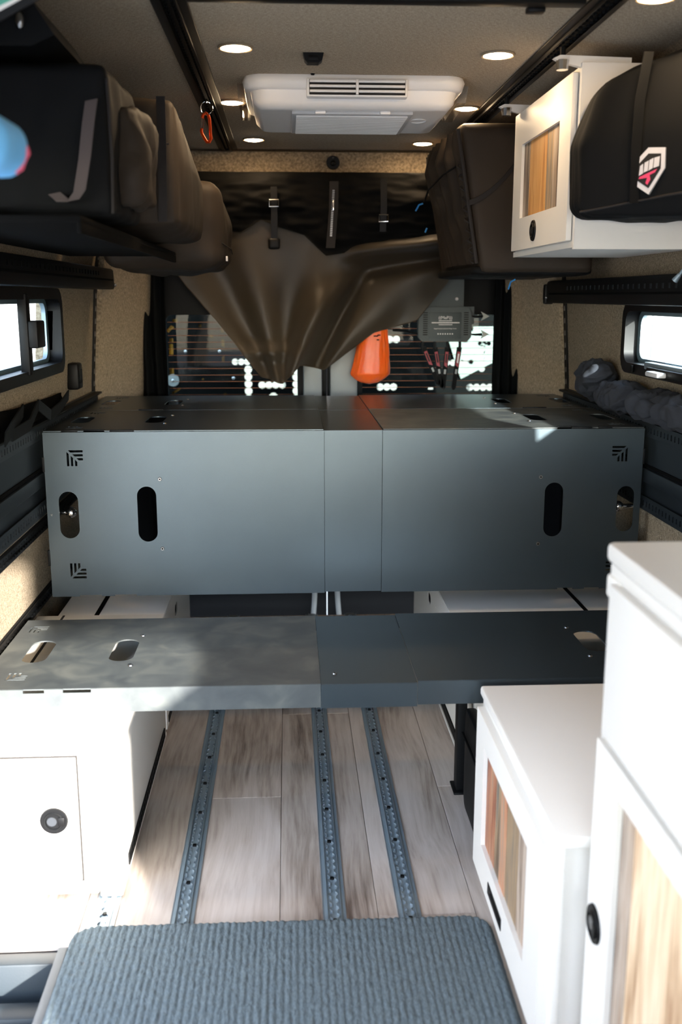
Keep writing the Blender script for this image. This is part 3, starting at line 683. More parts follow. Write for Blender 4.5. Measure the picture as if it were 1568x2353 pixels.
bm = B(); box(bm, (-.35, 2.015, 1.804), (.405, 2.05, 1.8129), bev=.002); make('bar', bm, 'black_metal', cr)
bm = B(); box(bm, (.30, 2.045, 1.796), (.335, 2.07, 1.808), bev=.003); make('clip', bm, 'black_plastic', cr)
def downlight(x, y, label):
    d_ = thing('downlight', label, 'light', (x, y, 1.81), 'round ceiling downlights')
    pts = [(x+.0365*math.cos(q), y+.0365*math.sin(q), 1.8115) for q in [2*math.pi*k/28 for k in range(28)]]
    bm = B(); tube(bm, pts, .0042, n=6, closed=True); make('trim_ring', bm, 'lampring', d_)
    bm = B(); sphere(bm, (x, y, 1.8125), .034, 24, (1, 1, .26)); make('lens', bm, 'lens', d_, smooth=80)
    return d_
mat('lampring', '8a7a64', rough=.4)
d0 = downlight(-.277, 2.426, 'lit round ceiling light, front one on the left')
for x, y, lb in ((.329, 2.464, 'lit round ceiling light, front one on the right'), (-.32, 3.076, 'lit round ceiling light left of the air conditioner'), (.373, 3.134, 'lit round ceiling light right of the air conditioner'),
              (-.28, 3.775, 'lit round ceiling light at the rear left of the air conditioner'), (.337, 3.836, 'lit round ceiling light at the rear right of the air conditioner'), (.531, 1.995, 'round ceiling light cut off by the upper right picture edge')):
    dup(d0, (x+.277, y-2.426, 0), lb)
# sensor and screws
s_ = thing('ceiling_sensor', 'small black sensor on the ceiling in front of the air conditioner', 'sensor', (-.10, 2.48, 1.80))
bm = B(); prism(bm, [(-.024, 0), (.024, 0), (.02, -.016), (.012, -.022), (-.014, -.022), (-.02, -.016)], (-.10, 2.47, 1.8128), UX, UZ, UY, .03); make('housing', bm, 'black_plastic', s_)
bm = B(); box(bm, (-.112, 2.466, 1.795), (-.088, 2.471, 1.806), bev=.002); make('face', bm, 'black_metal', s_)
for x, y, lb in ((-.096, 2.695, 'small black screw in the ceiling left of the vent'), (.141, 2.713, 'small black screw in the ceiling right of the vent')):
    bm = B(); cyl(bm, (x, y, 1.8129), (x, y, 1.8095), .006, .004, n=10); make('screw', bm, 'black_metal', None, label=lb, cat='screw', group='ceiling screws')
k_ = thing('header_knob', 'round black knob on the cloth header above the curtain', 'knob', (.015, 4.01, 1.745))
bm = B(); cyl(bm, (.015, 4.022, 1.764), (.015, 4.006, 1.764), .026, .024, n=24); make('disc', bm, 'black_plastic', k_)
bm = B(); sphere(bm, (.015, 4.004, 1.760), .011); make('stud', bm, 'black_metal', k_)
bm = B(); sphere(bm, (.015, 4.004, 1.780), .004); make('screw', bm, 'steel_screw', k_)

# ---- air conditioner
ac = thing('air_conditioner', 'white ceiling air conditioner with front vent and ribbed intake grille', 'air conditioner', (.012, 2.92, 1.73))
def rloop(x0, x1, y0, y1, z, r): return [(x, y, z) for x, y in rrect(x0, x1, y0, y1, r, 6)]
def loft(bm, loops, cap0=False, cap1=True):
    R = [[bm.verts.new(p) for p in L] for L in loops]; n = len(R[0])
    for A, C_ in zip(R, R[1:]):
        for i in range(n): bm.faces.new((A[i], A[(i+1) % n], C_[(i+1) % n], C_[i]))
    if cap1: bm.faces.new(R[-1])
    if cap0: bm.faces.new(R[0][::-1])
    return bm
bm = B(); loft(bm, [rloop(-.272, .296, 2.70, 3.14, 1.8125, .05), rloop(-.276, .300, 2.695, 3.145, 1.80, .05), rloop(-.270, .294, 2.70, 3.14, 1.782, .05), rloop(-.258, .282, 2.71, 3.13, 1.778, .045)]); make('rim', bm, 'white_plastic', ac, smooth=60)
bm = B(); loft(bm, [rloop(-.256, .280, 2.712, 3.128, 1.779, .045), rloop(-.250, .274, 2.716, 3.125, 1.752, .04), rloop(-.232, .258, 2.735, 3.12, 1.736, .03)]); make('lower_cover', bm, 'white_plastic', ac, smooth=50)
bm = B(); box(bm, (-.112, 2.688, 1.757), (.146, 2.72, 1.802), bev=.004); vt = make('vent_frame', bm, 'white_plastic', ac)
bm = B(); box(bm, (-.105, 2.6862, 1.762), (.139, 2.690, 1.798)); make('vent_opening', bm, 'gap_dark', vt)
for k in range(3):
    for x0, x1 in ((-.104, .013), (.020, .138)):
        z = 1.767+.0118*k; bm = B(); box(bm, (x0, 2.681, z), (x1, 2.6875, z+.0062), bev=.001); make('louver', bm, 'white_plastic', vt)
bm = B(); box(bm, (.013, 2.680, 1.762), (.020, 2.688, 1.798), bev=.001); make('vent_divider', bm, 'white_plastic', vt)
bm = B(); box(bm, (-.150, 2.765, 1.728), (.170, 3.085, 1.737), bev=.003); gf = make('grille_frame', bm, 'grey_plastic', ac)
for k in range(17):
    y = 2.785+.0172*k; bm = B(); box(bm, (-.138, y, 1.7245), (.158, y+.010, 1.7285), bev=.0012, seg=1); make('grille_rib', bm, 'white_plastic', gf)
for x in (-.075, .095):
    bm = B(); box(bm, (x-.014, 2.752, 1.727), (x+.014, 2.775, 1.736), bev=.003); make('grille_catch', bm, 'white_plastic', ac)
for s, xx in ((-1, -.262), (1, .286)):
    bm = B(); prism(bm, [(2.76, 1.80), (2.80, 1.765), (3.02, 1.752), (3.08, 1.77), (3.10, 1.80)], (xx+s*.004, 0, 0), UY, UZ, (s, 0, 0), .024); make('side_clip', bm, 'clip_plastic', ac)
bm = B(); tube(bm, [(.20+.022*math.cos(q), 2.90+.03*math.sin(q), 1.7352) for q in [2*math.pi*k/20 for k in range(20)]], .0012, n=5, closed=True); make('embossed_mark', bm, 'white_plastic', ac)

# ---- carabiner on ring
t_ = thing('carabiner', 'orange wire gate carabiner hanging from a steel ring on the left rail', 'carabiner', (-.392, 3.0, 1.70))
cx_, cy_ = -.388, 3.0
P_ = [(.004, 1.764), (-.006, 1.770), (-.013, 1.764), (-.014, 1.757)]
body = [(-.0135, 1.7545), (-.010, 1.763), (-.002, 1.768), (.005, 1.763), (.0075, 1.752), (.0085, 1.735), (.0095, 1.715), (.0105, 1.700), (.006, 1.690), (-.001, 1.690), (-.008, 1.700), (-.014, 1.711), (-.0165, 1.720), (-.0145, 1.727)]
bm = B(); tube(bm, [(cx_+x, cy_, z) for x, z in body], .0043, n=8); make('hook_body', bm, 'carabiner_orange', t_, label='orange anodised hook')
bm = B()
for o in (-.0015, .0025): tube(bm, [(cx_-.0148+o*1.3, cy_+o, 1.726), (cx_-.011+o*1.3, cy_+o, 1.757)], .0009, n=6)
make('wire_gate', bm, 'chrome', t_)
t_ = thing('key_ring', 'steel split ring hooked to the left ceiling rail', 'ring', (-.385, 3.0, 1.77))
bm = B(); tube(bm, [(cx_+.0165*math.cos(q), cy_+.004*math.sin(q*2), 1.781+.0175*math.sin(q)) for q in [2*math.pi*k/28 for k in range(28)]], .0021, n=8, closed=True); make('loop', bm, 'chrome', t_)
bm = B(); box(bm, (cx_-.004, cy_-.005, 1.793), (cx_+.004, cy_+.005, 1.805), bev=.002); make('stud', bm, 'chrome', t_)

# ================================================================== OVERHEAD CABINET
c = thing('overhead_cabinet', 'white overhead cabinet with pine inset door under the right ceiling rail', 'cabinet', (.66, 2.6, 1.37))
bm = B(); prism(bm, [(.490, 1.372), (.80, 1.372), (.80, 1.56), (.72, 1.70), (.62, 1.762), (.490, 1.762)], (0, 2.325, 0), UX, UZ, UY, .60); make('body', bm, 'white_metal', c)
bm = B(); prism(bm, [(.487, 1.368), (.80, 1.368), (.80, 1.56), (.715, 1.70), (.62, 1.765), (.487, 1.765)], (0, 2.315, 0), UX, UZ, UY, .012); make('end_panel', bm, 'white_metal', c)
bm = B(); box(bm, (.4865, 2.318, 1.372), (.491, 2.935, 1.386)); make('bottom_rail', bm, 'white_metal', c)
dr = make('door', plate(rrect(-2.918, -2.345, 1.388, 1.752, .004), [rect(-2.825, -2.442, 1.472, 1.665)], .012, (.482, 0, 0), (0, -1, 0), UZ), 'white_metal', c)
planks(dr, .486, 2.825, 2.442, 1.472, 1.665, ['barn_grey', 'pine', 'barn_brown', 'barn_grey'], split=[0, .17, .64, .8, 1])
latch_round(dr, (.476, 2.66, 1.430), (-1, 0, 0), .027)
for k, y in enumerate((2.325, 2.90)):
    bm = B(); prism(bm, [(.425, 1.775), (.44, 1.768), (.49, 1.757), (.60, 1.757), (.60, 1.778), (.44, 1.782)], (0, y, 0), UX, UZ, UY, .014); br = make('bracket', bm, 'white_metal', c)
    bm = B(); cyl(bm, (.447, y+.007, 1.772), (.447, y+.007, 1.752), .015, .013, n=10); kb = make('clamp_knob', bm, 'chrome', br)
    bm = B(); cyl(bm, (.447, y+.007, 1.80), (.447, y+.007, 1.772), .006, n=10); make('bolt', bm, 'black_metal', kb)

# ================================================================== BAGS
def zip_line(parent, pts, r=.003, m_='bag_strap'): bm = B(); tube(bm, pts, r, n=6); return make('piping', bm, m_, parent)
# right front bag with badge
b_ = thing('storage_bag', 'black bag with white hexagon badge at the upper right', 'bag', (.55, 2.1, 1.41), 'soft storage bags under the ceiling')
def wR(p, h):
    t = (p.z+h.z)/(2*h.z); s_ = (p.x+h.x)/(2*h.x); k = (p.y+h.y)/(2*h.y)
    x = p.x+.045*max(0, t-.55)*2*(1-s_); yn = 2.205-1.0*(s_*2*h.x)-2.06; yf = 2.285-2.06
    return (x, yn+(yf-yn)*k, p.z+s_*.13*max(0, t-.35))
bm = B(); soft(bm, (.462, 1.86, 1.428), (.79, 2.26, 1.705), n=22, rad=.035, bulge=.004, wr=.010, wsc=7, seed=3, warp=wR); make('shell', bm, 'bag_black', b_, smooth=180)
zip_line(b_, [(.466, 2.205, 1.440), (.52, 2.145, 1.448), (.60, 2.062, 1.462), (.70, 1.965, 1.475)], .0025)
bm = B(); ribbon(bm, [(.56, 2.10, 1.74), (.548, 2.102, 1.65), (.546, 2.102, 1.56), (.55, 2.105, 1.45)], UX, .02); make('strap', bm, 'bag_black', b_)
hexo = [(-.021, .014), (-.003, .031), (.022, .029), (.023, .002), (.001, -.032), (-.022, -.017)]
org = Vector((.570, 2.086, 1.512)); Sx = 1.45; BU = Vector((.7071, -.7071, 0)); BN = Vector((.7071, .7071, 0))
def badge_poly(P, m_, dy, name): bm = B(); prism(bm, [(x*Sx, y*Sx) for x, y in P], org-BN*dy, BU, UZ, BN, .0015); return make(name, bm, m_, bd)
bd = make('badge', prism(B(), [(x*Sx, y*Sx) for x, y in hexo], org, BU, UZ, BN, .008), 'label_white', b_, label='white hexagon badge with pink stripe')
badge_poly([(x*.74, y*.74) for x, y in hexo], 'gap_dark', .0006, 'badge_field')
badge_poly([(-.0145, -.006), (-.0135, .007), (-.009, .010), (-.0085, -.003)], 'label_white', .0012, 'badge_letter')
badge_poly([(-.0075, -.002), (-.007, .011), (-.001, .0135), (-.0015, .000)], 'label_white', .0012, 'badge_letter')
badge_poly([(-.0005, .000), (.000, .014), (.006, .0165), (.0055, .003)], 'label_white', .0012, 'badge_letter')
badge_poly([(.0065, .003), (.007, .0165), (.015, .018), (.0145, .005)], 'label_white', .0012, 'badge_letter')
badge_poly([(-.0145, -.0105), (-.0135, -.0075), (.012, .0015), (.009, -.003), (.0015, -.006), (.003, -.012), (-.001, -.019), (-.004, -.0165), (-.002, -.0095)], 'label_pink', .0012, 'badge_stripe')
# right rear bag
b_ = thing('storage_bag', 'brown black bag with elastic pleated side behind the overhead cabinet', 'bag', (.57, 3.5, 1.33), 'soft storage bags under the ceiling')
def wF(p, h):
    t = (p.z+h.z)/(2*h.z); k = (p.x-h.x)/(-2*h.x)
    return (p.x+k*.075*(1-t)-k*.0, p.y, p.z+.03*(1-k)*0)
bm = B(); soft(bm, (.345, 3.08, 1.328), (.77, 3.86, 1.765), n=20, rad=.022, bulge=.006, wr=.004, wsc=5, seed=8, warp=wF); make('shell', bm, 'bag_brown', b_, smooth=180)
bm = B(); soft(bm, (.40, 3.09, 1.324), (.77, 3.85, 1.356), n=10, rad=.014, wr=.003, seed=4); make('base', bm, 'bag_black', b_, smooth=180)
def edgex(z): return .345+.075*(1-(z-1.325)/.44)
def pleat(u, v):
    z = 1.36+.385*v; y = 3.10+.62*u; bul = .06*math.sin(math.pi*u)*(.35+.65*v)*(1 if v < .8 else (1-v)/.2*.8+.2)
    return (edgex(z)-.004-bul-.012*math.sin(u*46+3*noise.noise((u*3, v*5, 0)))*(.4+.6*v), y, z)
bm = B(); grid(bm, pleat, 110, 30); make('pleated_side', bm, 'bag_brown', b_, smooth=180)
bm = B(); tube(bm, [(edgex(1.36+.385*v)-.006, 3.085, 1.36+.385*v) for v in [k/20 for k in range(21)]], .006, n=8); make('piping', bm, 'bag_strap', b_)
bm = B(); tube(bm, [(edgex(1.36+.30*v)-.012-.008*math.sin(v*62), 3.105-.006*math.cos(v*62), 1.36+.30*v) for v in [k/120 for k in range(121)]], .0024, n=6); make('elastic_lacing', bm, 'bag_strap', b_)
bm = B(); ribbon(bm, [(.378+.012*k, 3.072-.002*math.sin(k*.3), 1.535+.0035*k+.00055*k*k) for k in range(14)], (0, -.2, 1), .016, .004); make('strap', bm, 'bag_strap', b_)
bm = B(); tube(bm, [(edgex(1.63)-.004, 3.09, 1.655), (edgex(1.62)-.05, 3.2, 1.63), (edgex(1.60)-.078, 3.36, 1.60), (edgex(1.58)-.075, 3.5, 1.575)], .003, n=6); make('cord', bm, 'bag_black', b_)
for q in (((.297, 3.50, 1.570), (.283, 3.50, 1.565), (.272, 3.50, 1.545)), ((.312, 3.50, 1.49), (.306, 3.50, 1.475)), ((.60, 3.4, 1.318), (.585, 3.4, 1.310), (.577, 3.4, 1.285))):
    bm = B(); tube(bm, q, .003, n=6); make('zip_pull', bm, 'blue_cord', b_, label='blue zip pull cord')
# left bags
b_ = thing('storage_bag', 'black bag with a long handle strap, nearest on the left', 'bag', (-.62, 2.1, 1.40), 'soft storage bags under the ceiling')
bm = B(); soft(bm, (-.735, 1.90, 1.408), (-.480, 2.26, 1.665), n=26, rad=.018, bulge=.004, wr=.008, wsc=9, seed=11); make('shell', bm, 'bag_black', b_, smooth=180)
bm = B(); ribbon(bm, [(-.507, 1.885, 1.60), (-.512, 1.872, 1.56), (-.520, 1.865, 1.50), (-.532, 1.865, 1.445), (-.545, 1.870, 1.430), (-.565, 1.875, 1.430), (-.58, 1.882, 1.442)], (1, 0, .2), .022); make('handle', bm, 'handle_web', b_)
bm = B(); soft(bm, (-.60, 2.0, 1.44), (-.44, 2.30, 1.62), n=16, rad=.03, wr=.018, wsc=14, seed=5); make('side_pocket', bm, 'bag_brown', b_, smooth=180)
zip_line(b_, [(-.482, 1.905, 1.41), (-.478, 1.90, 1.50), (-.482, 1.905, 1.64)], .003)
b_ = thing('storage_bag', 'brown black bag in the middle of the left row', 'bag', (-.62, 2.75, 1.40), 'soft storage bags under the ceiling')
def wM(p, h): t = (p.z+h.z)/(2*h.z); return (p.x-.05*max(0, t-.55)*(p.y/h.y+1), p.y, p.z+(-.02 if t < .2 else 0)*0)
bm = B(); soft(bm, (-.72, 2.40, 1.418), (-.415, 3.08, 1.70), n=26, rad=.02, bulge=.014, wr=.009, wsc=7, seed=21, warp=wM); make('shell', bm, 'bag_brown', b_, smooth=180)
zip_line(b_, [(-.71, 2.392, 1.60), (-.60, 2.388, 1.60), (-.43, 2.395, 1.60)], .0022)
bm = B(); ribbon(bm, [(-.445, 2.392, 1.70), (-.445, 2.386, 1.60), (-.447, 2.386, 1.50), (-.45, 2.392, 1.43)], UX, .02); make('strap', bm, 'bag_strap', b_)
bm = B(); box(bm, (-.4135, 2.80, 1.465), (-.4085, 2.825, 1.49), bev=.002); make('badge', bm, 'label_pink', b_)
b_ = thing('storage_bag', 'brown black bag at the rear of the left row beside the curtain', 'bag', (-.62, 3.5, 1.36), 'soft storage bags under the ceiling')
bm = B(); soft(bm, (-.72, 3.14, 1.350), (-.365, 3.68, 1.60), n=24, rad=.04, bulge=.016, wr=.012, wsc=8, seed=33, warp=wM); make('shell', bm, 'bag_brown', b_, smooth=180)
zip_line(b_, [(-.362, 3.13, 1.42), (-.350, 3.4, 1.415), (-.36, 3.68, 1.41)], .0022)
bm = B(); box(bm, (-.357, 3.22, 1.37), (-.351, 3.235, 1.385), bev=.001); make('tag', bm, 'label_white', b_)
sh = thing('bag_shelf', 'black shelf under the row of bags on the left', 'shelf', (-.65, 2.8, 1.37))
bm = B(); box(bm, (-.82, 1.7, 1.380), (-.50, 3.12, 1.392), bev=.003); make('board', bm, 'black_rubber', sh)
bm = B(); box(bm, (-.508, 1.7, 1.362), (-.50, 3.12, 1.381), bev=.002); make('lip', bm, 'black_rubber', sh)

# upper left corner: black bracket panel, framed print, blue bundle
f_ = thing('gear_panel', 'black panel with a lever along the upper left ceiling edge', 'panel', (-.70, 1.9, 1.66))
bm = B(); prism(bm, [(-.72, 1.682), (-.60, 1.682), (-.56, 1.70), (-.60, 1.762), (-.66, 1.765), (-.72, 1.70)], (0, 1.86, 0), UX, UZ, UY, .38); make('plate', bm, 'black_metal', f_)
bm = B(); sphere(bm, (-.615, 1.855, 1.72), .008, 12, (1, 1, 1.7)); make('lever', bm, 'steel_screw', f_)
f_ = thing('framed_print', 'white print with teal patches in a black frame, top left corner', 'picture', (-.62, 1.60, 1.66))
A_ = Vector((-.585, 1.60, 1.655)); u_ = Vector((.89, 0, .455)).normalized(); v_ = Vector((-.455, -.25, .86)).normalized(); n_ = u_.cross(v_)
def tilt(P, d0, d1, name, m_, par): return make(name, prism(B(), P, A_+n_*d0, u_, v_, n_, d1), m_, par)
fr = tilt(rect(-.12, .16, -.0, .2), 0, -.012, 'frame', 'black_plastic', f_)
tilt(rect(-.106, .146, .011, .19), .0005, -.003, 'print', 'paper', f_)
tilt([(.010, .017), (.05, .015), (.055, .05), (.02, .06)], .0012, -.001, 'teal_patch', 'teal_print', f_)
tilt([(-.05, .015), (-.01, .018), (-.012, .035), (-.05, .04)], .0012, -.001, 'sand_patch', 'sand_print', f_)
f_ = thing('fabric_bundle', 'bright blue and pink fabric bundle at the left picture edge', 'bundle', (-.52, 1.2, 1.39))
bm = B(); soft(bm, (-.62, 1.15, 1.400), (-.470, 1.27, 1.462), n=14, rad=.028, wr=.004, wsc=12, seed=2); make('roll', bm, 'blue_fabric', f_, smooth=180)
bm = B(); tube(bm, [(-.470, 1.245, 1.434), (-.4705, 1.243, 1.426), (-.4725, 1.240, 1.417), (-.4765, 1.238, 1.410), (-.482, 1.236, 1.404)], [.003, .0055, .003, .005, .003], n=8); make('pink_edge', bm, 'pink_fabric', f_)

# ================================================================== REAR CURTAIN
ct = thing('curtain', 'dark satin blackout curtain gathered over the rear doors', 'curtain', (-.05, 3.92, .93))
bot = [(-.640, 1.42), (-.619, 1.393), (-.548, 1.296), (-.436, 1.166), (-.338, 1.041), (-.272, .957), (-.188, .931), (-.119, 1.002), (-.026, .978), (.068, 1.048), (.169, 1.123), (.339, 1.168), (.455, 1.313), (.50, 1.395)]
def poly_at(P, t):
    d = [0]
    for a, b in zip(P, P[1:]): d.append(d[-1]+math.hypot(b[0]-a[0], b[1]-a[1]))
    s = t*d[-1]
    for i in range(len(P)-1):
        if s <= d[i+1]+1e-9:
            f = (s-d[i])/(d[i+1]-d[i]); return (P[i][0]+(P[i+1][0]-P[i][0])*f, P[i][1]+(P[i+1][1]-P[i][1])*f)
    return P[-1]
def sm(a, b, t): t = max(0, min(1, (t-a)/(b-a))); return t*t*(3-2*t)
def ridge(d, w_): return math.exp(-(d/w_)**2)
def curtain(u, v):
    bx_, bz = poly_at(bot, u); tx = -.56+1.06*u; tz = 1.70
    x = tx+(bx_-tx)*(v**1.15); z = tz+(bz-tz)*v
    y = 3.93
    # long folds converging on the lower tip
    ang = math.atan2(x+.19, z-.84)
    y += .034*math.sin(ang*13+.8)*sm(.25, .8, v)*(1-.5*v)
    y -= .060*ridge(x-(-.10+.55*(z-1.10)), .055)*sm(.45, .7, v)*sm(-.3, -.05, x)      # thick diagonal fold
    y += .055*ridge(x-(-.06+.50*(z-1.05)+.04), .03)*sm(.5, .75, v)
    y -= .042*ridge(z-(1.44+.12*(x-.2)), .035)*sm(.0, .15, x)
    y += .034*ridge(z-(1.37+.16*(x-.2)), .03)*sm(.02, .2, x)
    y -= .035*ridge(z-1.05, .03)*sm(-.40, -.30, x)*(1-sm(-.20, -.1, x))
    y -= .05*sm(.85, 1, v)*ridge(x+.2, .12)
    y += .006*noise.noise((x*9, z*5, 2))
    return (x, y, z)
bm = B(); grid(bm, curtain, 150, 90); make('drape', bm, 'curtain', ct, smooth=180, solid=.003)
vb = [(-.57, 1.50), (-.425, 1.511), (-.34, 1.495), (-.262, 1.543), (-.20, 1.52), (-.099, 1.489), (-.017, 1.413), (.06, 1.425), (.149, 1.436), (.265, 1.458), (.416, 1.436), (.50, 1.44)]
def valance(u, v):
    bx_, bz = poly_at(vb, u); tx = -.57+1.07*u
    x = tx+(bx_-tx)*v; z = 1.715+(bz-1.715)*v
    y = 3.895-.018*math.sin(math.pi*min(1, v*1.05))+.010*noise.noise((x*6, z*22, 1))+.006*noise.noise((x*16, z*50, 5))+.02*v
    return (x, y, z)
bm = B(); grid(bm, valance, 130, 50); make('gathered_top', bm, 'curtain_black', ct, smooth=180, solid=.003)
for x, z0, z1, zb in ((-.212, 1.66, 1.457, 1.60), (.197, 1.69, 1.50, 1.548)):
    bm = B(); ribbon(bm, [(x, 3.872, z0), (x+.001, 3.862, (z0+z1)/2), (x-.001, 3.874, z1)], UX, .024); sp_ = make('strap', bm, 'black_plastic', ct)
    bm = B(); tube(bm, [(x-.017, 3.858, zb-.012), (x+.017, 3.858, zb-.012), (x+.017, 3.858, zb+.012), (x-.017, 3.858, zb+.012)], .0028, n=6, closed=True); make('buckle', bm, 'chrome' if x > 0 else 'steel_screw', sp_)
bm = B(); soft(bm, (-.235, 3.868, 1.435), (-.19, 3.885, 1.475), n=4, rad=.008, wr=.004, seed=9); make('strap_end', bm, 'black_plastic', ct)
bm = B(); ribbon(bm, [(.012, 3.868, 1.68), (.010, 3.864, 1.58), (-.002, 3.872, 1.44)], UX, .034); zp = make('zip', bm, 'bag_strap', ct)
bm = B()
for k in range(26): z = 1.645-.0065*k; box(bm, (.006-.0004*k, 3.8605, z), (.014-.0004*k, 3.8635, z+.0035))
make('zip_teeth', bm, 'steel_screw', zp)
bm = B(); soft(bm, (.004, 3.854, 1.575), (.013, 3.861, 1.612), n=3, rad=.003, wr=0); make('zip_pull', bm, 'chrome', zp)
# ---- side curtains
for s, x0, x1, nm in ((-1, -.745, -.635, 'left'), (1, .645, .745, 'right')):
    def sc_(u, v): x = x0+(x1-x0)*u; z = .83+.77*v; return (x, 3.95+.014*math.sin(u*17+.6*math.sin(v*4))+.004*noise.noise((x*20, z*4, s)), z)
    bm = B(); grid(bm, sc_, 40, 24); make('side_curtain', bm, 'side_curtain', None, label='narrow black curtain hanging at the %s of the rear doors' % nm, cat='curtain', group='side curtains at the rear doors', smooth=180, solid=.002)
# ---- dry bag
db = thing('dry_bag', 'bright orange dry bag hanging under the curtain', 'dry bag', (.16, 3.96, .92))
def dbf(u, v):
    a = u*2*math.pi; z = .921+.25*v
    wv = .080*(min(1, (v/.16)))**.5*(1-.42*v); cx0 = .156+.004*math.sin(v*2.2)+.014*v
    r = 1+.07*math.sin(3*a+.6*v)+.05*(1-2*abs(noise.noise((math.cos(a)*3.5+1, math.sin(a)*3.5, v*1.6))))+.05*noise.noise((math.cos(a)*7, math.sin(a)*7, v*6))
    return (cx0+wv*r*math.cos(a), 3.97+.45*wv*r*math.sin(a), z)
bm = B(); grid(bm, dbf, 72, 40); bmesh.ops.remove_doubles(bm, verts=bm.verts, dist=1e-5); make('sack', bm, 'drybag', db, smooth=180)
bm = B(); box(bm, (.135, 3.962, 1.165), (.22, 3.978, 1.195), bev=.004); make('roll_top', bm, 'black_plastic', db)
bm = B(); tube(bm, [(.18, 3.97, 1.19), (.18, 3.99, 1.30), (.18, 4.03, 1.40)], .003, n=6); make('hanging_cord', bm, 'black_plastic', db)
for k, (x, z, w_) in enumerate(((.178, 1.108, .018), (.190, 1.112, .012), (.186, 1.094, .010))):
    bm = B(); box(bm, (x-w_/2, 3.931, z), (x+w_/2, 3.934, z+.0045)); make('print_mark', bm, 'black_rubber', db)
# ---- router with antennas
rt = thing('router', 'grey router box with white printing mounted on the right rear door', 'router', (.455, 4.0, 1.085))
oct_ = [(.350, 1.105), (.365, 1.087), (.545, 1.087), (.562, 1.105), (.562, 1.195), (.545, 1.222), (.372, 1.222), (.350, 1.195)]
bm = B(); prism(bm, oct_, (0, 3.975, 0), UX, UZ, UY, .04); bmesh.ops.bevel(bm, geom=bm.edges[:], offset=.003, segments=2, affect='EDGES'); make('case', bm, 'router_grey', rt)
bm = B(); box(bm, (.392, 3.9715, 1.098), (.520, 3.976, 1.200), bev=.0015); fp = make('face_plate', bm, 'router_grey', rt)
for s_x in (.368, .530):
    for k in range(11):
        bm = B(); box(bm, (s_x, 3.9725, 1.112+.0085*k), (s_x+.018, 3.976, 1.116+.0085*k)); make('cooling_rib', bm, 'black_metal', rt)
for s_, sz, z in (('((MePi))', .017, 1.1745), ('Rugged Enterprise Extended Range Router', .0052, 1.136)):
    make('lettering', text(s_, sz, (.456, 3.971, z), UX, UZ), 'label_white', fp, smooth=0)
for wd, z, h in ((.052, 1.1665, .003), (.108, 1.1585, .0042), (.052, 1.1515, .0028)):
    bm = B(); x = .456-wd/2; random.seed(int(wd*1000)+int(z*1e4))
    while x < .456+wd/2: d = random.uniform(.0016, .004); box(bm, (x, 3.9708, z), (x+d, 3.9713, z+h)); x += d+.0007
    make('small_print', bm, 'label_white', fp)
for k in range(7):
    bm = B(); cyl(bm, (.428+.0095*k, 3.9714, 1.117), (.428+.0095*k, 3.9708, 1.117), .0027, n=8); make('status_icon', bm, 'label_white', fp)
bm = B(); box(bm, (.375, 4.0, 1.218), (.532, 4.01, 1.335)); pl_ = make('mount_plate', bm, 'router_grey', rt)
bm = B(); sphere(bm, (.504, 3.998, 1.252), .0065); make('mount_screw', bm, 'label_white', pl_)
bm = B(); box(bm, (.535, 4.0, 1.155), (.575, 4.008, 1.222)); make('mount_ear', bm, 'router_grey', rt)
for (xa, za), (xb, zb) in (((.369, 1.076), (.438, .915)), ((.418, 1.076), (.450, .905)), ((.470, 1.076), (.455, .897)), ((.519, 1.076), (.497, .897))):
    d = Vector((xb-xa, 0, zb-za)); L = d.length; d.normalize(); pr = Vector((-d.z, 0, d.x)); a = Vector((xa, 3.99, za)); 
    bm = B(); cyl(bm, (xa, 3.99, 1.088), (xa, 3.99, za-.018), .006, n=10); j = make('antenna_joint', bm, 'black_plastic', rt)
    bm = B(); cyl(bm, (xa, 3.99, 1.090), (xa, 3.99, 1.083), .0045, n=8); make('brass_collar', bm, 'sand_print', j)
    st_ = a+d*.012
    bm = B(); prism(bm, [(-.0095, 0), (.0095, 0), (.0085, L-.02), (.004, L-.01), (-.004, L-.01), (-.0085, L-.02)], st_-Vector((0, .004, 0)), pr, d, UY, .008); an = make('antenna', bm, 'bag_black', rt)
    bm = B(); prism(bm, [(-.006, .018), (.006, .018), (.006, .080), (-.006, .072)], st_-Vector((0, .0048, 0)), pr, d, UY, .001); make('red_label', bm, 'label_red', an)
    bm = B(); prism(bm, [(-.003, .026), (.003, .026), (.003, .064), (-.003, .060)], st_-Vector((0, .0053, 0)), pr, d, UY, .001); make('label_print', bm, 'label_white' if xa > .5 else 'gap_dark', an)
    bm = B(); prism(bm, [(-.004, .088), (.004, .088), (.004, .106), (-.004, .106)], st_-Vector((0, .0048, 0)), pr, d, UY, .001); make('grey_mark', bm, 'door_grey', an)
for z in (1.185, 1.115):
    bm = B(); tube(bm, [(.56, 3.99, z), (.58, 3.99, z-.002), (.607, 3.99, z-.001)], [.003, .004, .006], n=8); cb = make('side_cable', bm, 'black_plastic', rt)
    bm = B(); prism(bm, [(-.012, -.018), (.022, 0), (-.012, .018), (-.002, 0)], (.612, 3.985, z), UX, UZ, UY, .003); make('arrow_tab', bm, 'seal_grey', cb)
bm = B(); tube(bm, [(.35, 3.995, 1.116), (.33, 3.995, 1.120), (.29, 3.995, 1.128), (.25, 4.0, 1.13)], .0035, n=8); make('power_cable', bm, 'black_plastic', rt)

